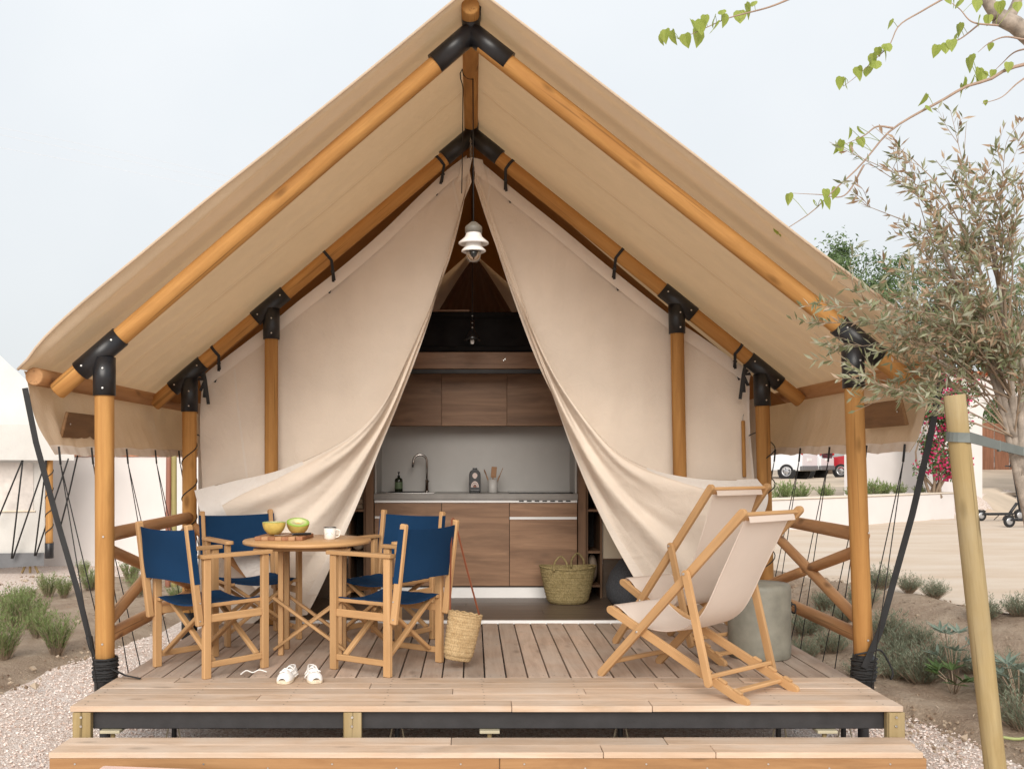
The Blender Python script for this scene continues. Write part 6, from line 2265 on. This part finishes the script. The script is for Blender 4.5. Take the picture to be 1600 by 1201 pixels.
far_tree('green tree rising just behind the right slope of the tent roof', (20.2, 56, 0.45), 13.4, (4.6, 3.5, 7.0, 110), 150, 31)
far_tree('green tree showing left behind the olive crown', (25.6, 57, 0.45), 13.6, (4.2, 3.5, 6.2, 85), 150, 32)
far_tree('green tree wholly behind the olive crown', (31.5, 56, 0.45), 12.6, (4.2, 3.5, 4.8, 85), 130, 33)
far_tree('low green tree seen through the arch and behind the olive trunk', (23.2, 41, 0.2), 6.6, (2.6, 2.2, 2.6, 50), 80, 34)

# ------------------------------------------------------------------ olive tree with its stake
OY = 4.9
ob = P(1648, 1190, OY)
ol = thing('olive_tree', 'young olive tree with silvery half dry crown at the right edge', 'tree', (ob.x, OY, gz(ob.x, OY)))
ro = random.Random(77)
trunk = [V((ob.x, OY, gz(ob.x, OY) - 0.05)), P(1618, 900, OY), P(1596, 760, OY), P(1584, 680, OY), P(1580, 600, OY), P(1572, 520, OY), P(1560, 440, OY + 0.05), P(1545, 360, OY)]
tp_ = catmull(trunk, 30)
gt = G()
gt.tube(tp_, [0.031 - 0.0007 * k for k in range(31)], 12)
gl, gd, gtw = G(), G(), G()


def leafy(p0, p1, r0, nl, curve=0.1, dry=0.25, sub=True, Lf=0.058):
    d = p1 - p0
    L = d.length
    mid = p0.lerp(p1, 0.5) + V((ro.uniform(-1, 1), ro.uniform(-1, 1), ro.uniform(-0.2, 1))) * curve * L
    pts = catmull([p0, mid, p1], 10)
    gtw.tube(pts, [r0 * (1 - 0.08 * k) for k in range(11)], 5 if r0 > 0.004 else 3)
    for j in range(nl):
        t_ = 0.2 + 0.8 * ro.random() ** 0.8
        i = min(9, int(t_ * 10))
        p = pts[i].lerp(pts[i + 1], t_ * 10 - i)
        ax = (pts[i + 1] - pts[i]).normalized()
        a = ro.uniform(0, 6.28)
        o = ax.orthogonal().normalized()
        o = o * math.cos(a) + ax.cross(o) * math.sin(a)
        ld = (ax * ro.uniform(0.3, 1.0) + o * ro.uniform(0.4, 1.0)).normalized()
        tgt = gd if ro.random() < dry else gl
        tgt.leaf(p, ld, V((ro.uniform(-1, 1), ro.uniform(-1, 1), ro.uniform(-0.3, 1))), Lf * ro.uniform(0.65, 1.25), Lf * ro.uniform(0.19, 0.28), 0.15)
    if sub:
        for j in range(int(sub)):
            t_ = ro.uniform(0.25, 0.95)
            i = min(9, int(t_ * 10))
            p = pts[i].lerp(pts[i + 1], t_ * 10 - i)
            dd = (d.normalized() + V((ro.uniform(-1, 1), ro.uniform(-1, 1), ro.uniform(-0.6, 0.8))) * 0.8).normalized()
            leafy(p, p + dd * ro.uniform(0.10, 0.24), r0 * 0.35, 10, 0.12, dry, 0, Lf)


tipsL = [(1252, 478, 26), (1262, 505, 22), (1272, 520, 24), (1300, 545, 22), (1345, 520, 20), (1330, 590, 22), (1336, 642, 18), (1360, 470, 22), (1310, 440, 8), (1400, 600, 20), (1440, 610, 20)]
tipsU = [(1296, 222, 14), (1330, 235, 18), (1362, 195, 20), (1390, 260, 24), (1420, 250, 22), (1462, 250, 26), (1485, 172, 20), (1510, 190, 16), (1530, 260, 22), (1570, 235, 30), (1600, 215, 26), (1625, 260, 30), (1560, 300, 30), (1590, 330, 34), (1500, 320, 30), (1455, 330, 26), (1400, 350, 24), (1345, 318, 12), (1430, 400, 26), (1480, 400, 28), (1380, 420, 20), (1650, 330, 30), (1640, 420, 30)]
tipsM = [(ro.uniform(1390, 1640), ro.uniform(360, 570), 24) for k in range(29)]
for (x, y, nl) in tipsL + tipsU + tipsM:
    k = int(ro.uniform(21, 30)) if y < 420 else int(ro.uniform(19, 25))
    p0 = tp_[k]
    p1 = P(x, y, OY + ro.uniform(-0.45, 0.35))
    if (x, y, nl) in tipsL: dry, sb_ = 0.08, 9
    elif (x, y, nl) in tipsU: dry, sb_ = 0.42, 6
    else: dry, sb_ = 0.38, 9
    leafy(p0, p1, 0.0055, nl, 0.13, dry, sb_)
# heavier limbs
for (a, pts_) in ((15, [(1545, 575), (1500, 580), (1455, 555)]), (17, [(1600, 540), (1640, 470)]), (19, [(1530, 500), (1490, 430), (1470, 380)])):
    gt.tube(catmull([tp_[a]] + [P(x, y, OY - 0.08 * i) for i, (x, y) in enumerate(pts_)], 12), [0.02 - 0.0011 * k for k in range(13)], 8)
obj('trunk', gt, MT['bark'], ol, smooth=True, center=False)
obj('twigs', gtw, MT['twig'], ol, center=False)
obj('crown', gl, LV['olive'], ol, center=False)
obj('dry_leaves', gd, LV['dry'], ol, center=False)

SY = 4.4
sb0, sb1 = P(1566, 1262, SY), P(1491, 617, SY)
sb0.z = -0.42
stk = thing('tree_stake', 'thick leaning round timber stake tied to the olive tree', 'stake', (sb0.x, SY, -0.4))
pole('stake_post', sb0, sb1, 0.046, MT['treated'], stk, seg=24, wob=0.05, bev=0.004)
sdr = (sb1 - sb0).normalized()
tie_c = sb0 + sdr * ((P(1500, 682, SY).z - sb0.z) / sdr.z)
tie = plain('tree_tie', (0.13, 0.145, 0.135), 0.6)
tr_c = P(1592, 705, OY)
ring = [tie_c + V((0.05 * math.cos(a), 0.05 * math.sin(a), 0.004 * math.sin(a))) for a in [rad(x) for x in range(60, 241, 20)]]
far_ = [tr_c + V((0.045 * math.cos(a), 0.045 * math.sin(a), 0)) for a in [rad(x) for x in range(-100, 61, 20)]]
tt = ribbon('tree_tie', ring + [tie_c + V((0.02, -0.052, -0.006))] + far_ + [ring[0] + V((0.01, 0.01, 0.01))], 0.042, 0.006, tie, stk, Z)
obj('tie_buckle', box_bm(0.012, 0.02, 0.052, 0.003), tie, tt, MX.Translation(tie_c.lerp(tr_c, 0.55) + V((0.0, -0.05, -0.005))))

# ------------------------------------------------------------------ overhanging broadleaf branch, its trunk just outside the picture
MY = 5.6
mtb = V((3.75, MY + 0.2, 0))
mt = thing('overhanging_tree', 'branches with fresh green heart shaped leaves hanging in from the upper right', 'tree', (mtb.x, mtb.y, gz(mtb.x, mtb.y)))
gm = G()
trk = [V((mtb.x, mtb.y, gz(mtb.x, mtb.y) - 0.1)), V((3.70, MY + 0.1, 1.6)), P(1690, 140, MY), P(1640, 90, MY), P(1595, 45, MY), P(1558, 25, MY)]
gm.tube(catmull(trk, 40), [0.12 - 0.0019 * k for k in range(41)], 14)
gm.tube(catmull([P(1560, 26, MY), P(1548, 10, MY), P(1530, -20, MY), P(1500, -60, MY)], 10), [0.038 - 0.002 * k for k in range(11)], 9)
gm.tube(catmull([P(1575, 34, MY), P(1590, 0, MY), P(1600, -50, MY)], 10), [0.034 - 0.002 * k for k in range(11)], 9)
obj('trunk', gm, MT['bark'], mt, smooth=True, center=False)
# heart shaped leaf
lg_ = G()
lo = [(0, 0), (0.26, -0.06), (0.46, 0.10), (0.48, 0.38), (0.33, 0.70), (0.0, 1.12)]
n_ = len(lo)
for s in (1, -1):
    i0 = len(lg_.v)
    for (x, y) in lo: lg_.v.append((s * x, y, 0.16 * abs(x) - 0.22 * y * y))
    lg_.v.append((0, 0.5, -0.05))
    for k in range(n_ - 1):
        f = (i0 + k, i0 + k + 1, i0 + n_)
        lg_.f.append(f if s > 0 else tuple(reversed(f)))
leaf_me = None
branches = [([(1240, -4), (1200, 12), (1140, 28), (1100, 45), (1062, 62)], [(1165, 16, 18), (1156, 26, 17), (1178, 8, 10), (1132, 30, 16), (1118, 34, 15), (1120, 44, 17), (1096, 40, 17), (1102, 30, 12), (1090, 58, 20), (1080, 40, 16), (1070, 62, 16), (1040, 55, 16), (1050, 57, 17), (1033, 60, 14), (1128, 22, 11)]),
            ([(1480, -5), (1440, 18), (1405, 40), (1390, 70), (1365, 95), (1340, 118), (1318, 135)], [(1392, 38, 12), (1385, 76, 14), (1380, 84, 15), (1364, 92, 16), (1358, 98, 15), (1368, 104, 16), (1356, 112, 14), (1340, 112, 14), (1344, 118, 12), (1315, 128, 14), (1322, 130, 13), (1372, 80, 11)]),
            ([(1560, 40), (1520, 35), (1500, 15), (1480, 0)], [(1500, 8, 14), (1488, 4, 14), (1532, 32, 13), (1545, 30, 12), (1526, 8, 14), (1562, 10, 14), (1590, 10, 12), (1480, 2, 12)]),
            ([(1530, 38), (1505, 58), (1490, 66), (1462, 80)], [(1497, 46, 15), (1492, 64, 16), (1486, 70, 14), (1478, 74, 13), (1464, 78, 14), (1501, 44, 12)]),
            ([(1625, 95), (1575, 108), (1545, 125), (1510, 135), (1470, 158), (1420, 185), (1385, 210), (1345, 258), (1300, 300), (1270, 330), (1228, 358)], [(1512, 100, 18), (1518, 92, 12), (1530, 115, 16), (1535, 120, 14), (1522, 128, 18), (1508, 130, 18), (1500, 142, 16), (1576, 104, 12), (1448, 155, 15), (1450, 172, 12), (1340, 205, 14), (1328, 207, 13), (1345, 222, 14), (1332, 230, 13), (1315, 228, 17), (1310, 232, 13), (1232, 310, 14), (1290, 302, 12), (1306, 300, 14), (1294, 316, 15), (1282, 318, 12), (1272, 318, 10), (1220, 358, 13), (1214, 360, 9)]),
            ([(1600, 62), (1570, 58), (1545, 68), (1528, 82)], [(1548, 72, 9)]),
            ([(1620, 110), (1590, 130), (1565, 152), (1535, 162)], [(1540, 160, 6)]),
            ([(1610, 75), (1585, 82), (1565, 100), (1550, 115)], [(1552, 114, 9)]),
            ([(1350, 258), (1320, 305), (1280, 304), (1240, 302)], []),
            ([(1395, 200), (1370, 198), (1350, 212), (1320, 226)], [])]
rm = random.Random(5)
for bi, (bp, lv) in enumerate(branches):
    yo = MY + rm.uniform(-0.35, 0.25)
    pts = catmull([P(x, y, yo) for x, y in bp], 24)
    rr0 = 0.010 if bi == 4 else 0.006
    tw = G()
    tw.tube(pts, [rr0 * (1 - 0.033 * k) for k in range(29)], 6)
    obj('branch', tw, MT['twigr'], mt, smooth=True, center=False)
    for (x, y, s_) in lv:
        Y2 = yo + rm.uniform(-0.05, 0.05)
        size = s_ * Y2 / F * 1.25
        p = P(x, y - s_ * 0.55, Y2)
        mw = MX.Translation(p) @ MX.Rotation(rm.uniform(0, 6.28), 4, 'Z') @ MX.Rotation(rad(rm.uniform(-118, -60)), 4, 'X') @ MX.Rotation(rad(rm.uniform(-25, 25)), 4, 'Y') @ MX.Scale(size, 4)
        if leaf_me is None:
            leaf_me = obj('leaf', lg_, LV['mul'], mt, mw, smooth=True)
        else:
            inst('leaf', leaf_me, mt, mw)
        q = min(pts, key=lambda a: (a - p).length)
        if (q - p).length > 0.012:
            st_ = G()
            st_.tube([q, q.lerp(p, 0.5) + V((0, 0, 0.006)), p], 0.0015, 4)
            obj('leaf_stalk', st_, LV['mul'], mt, center=False)
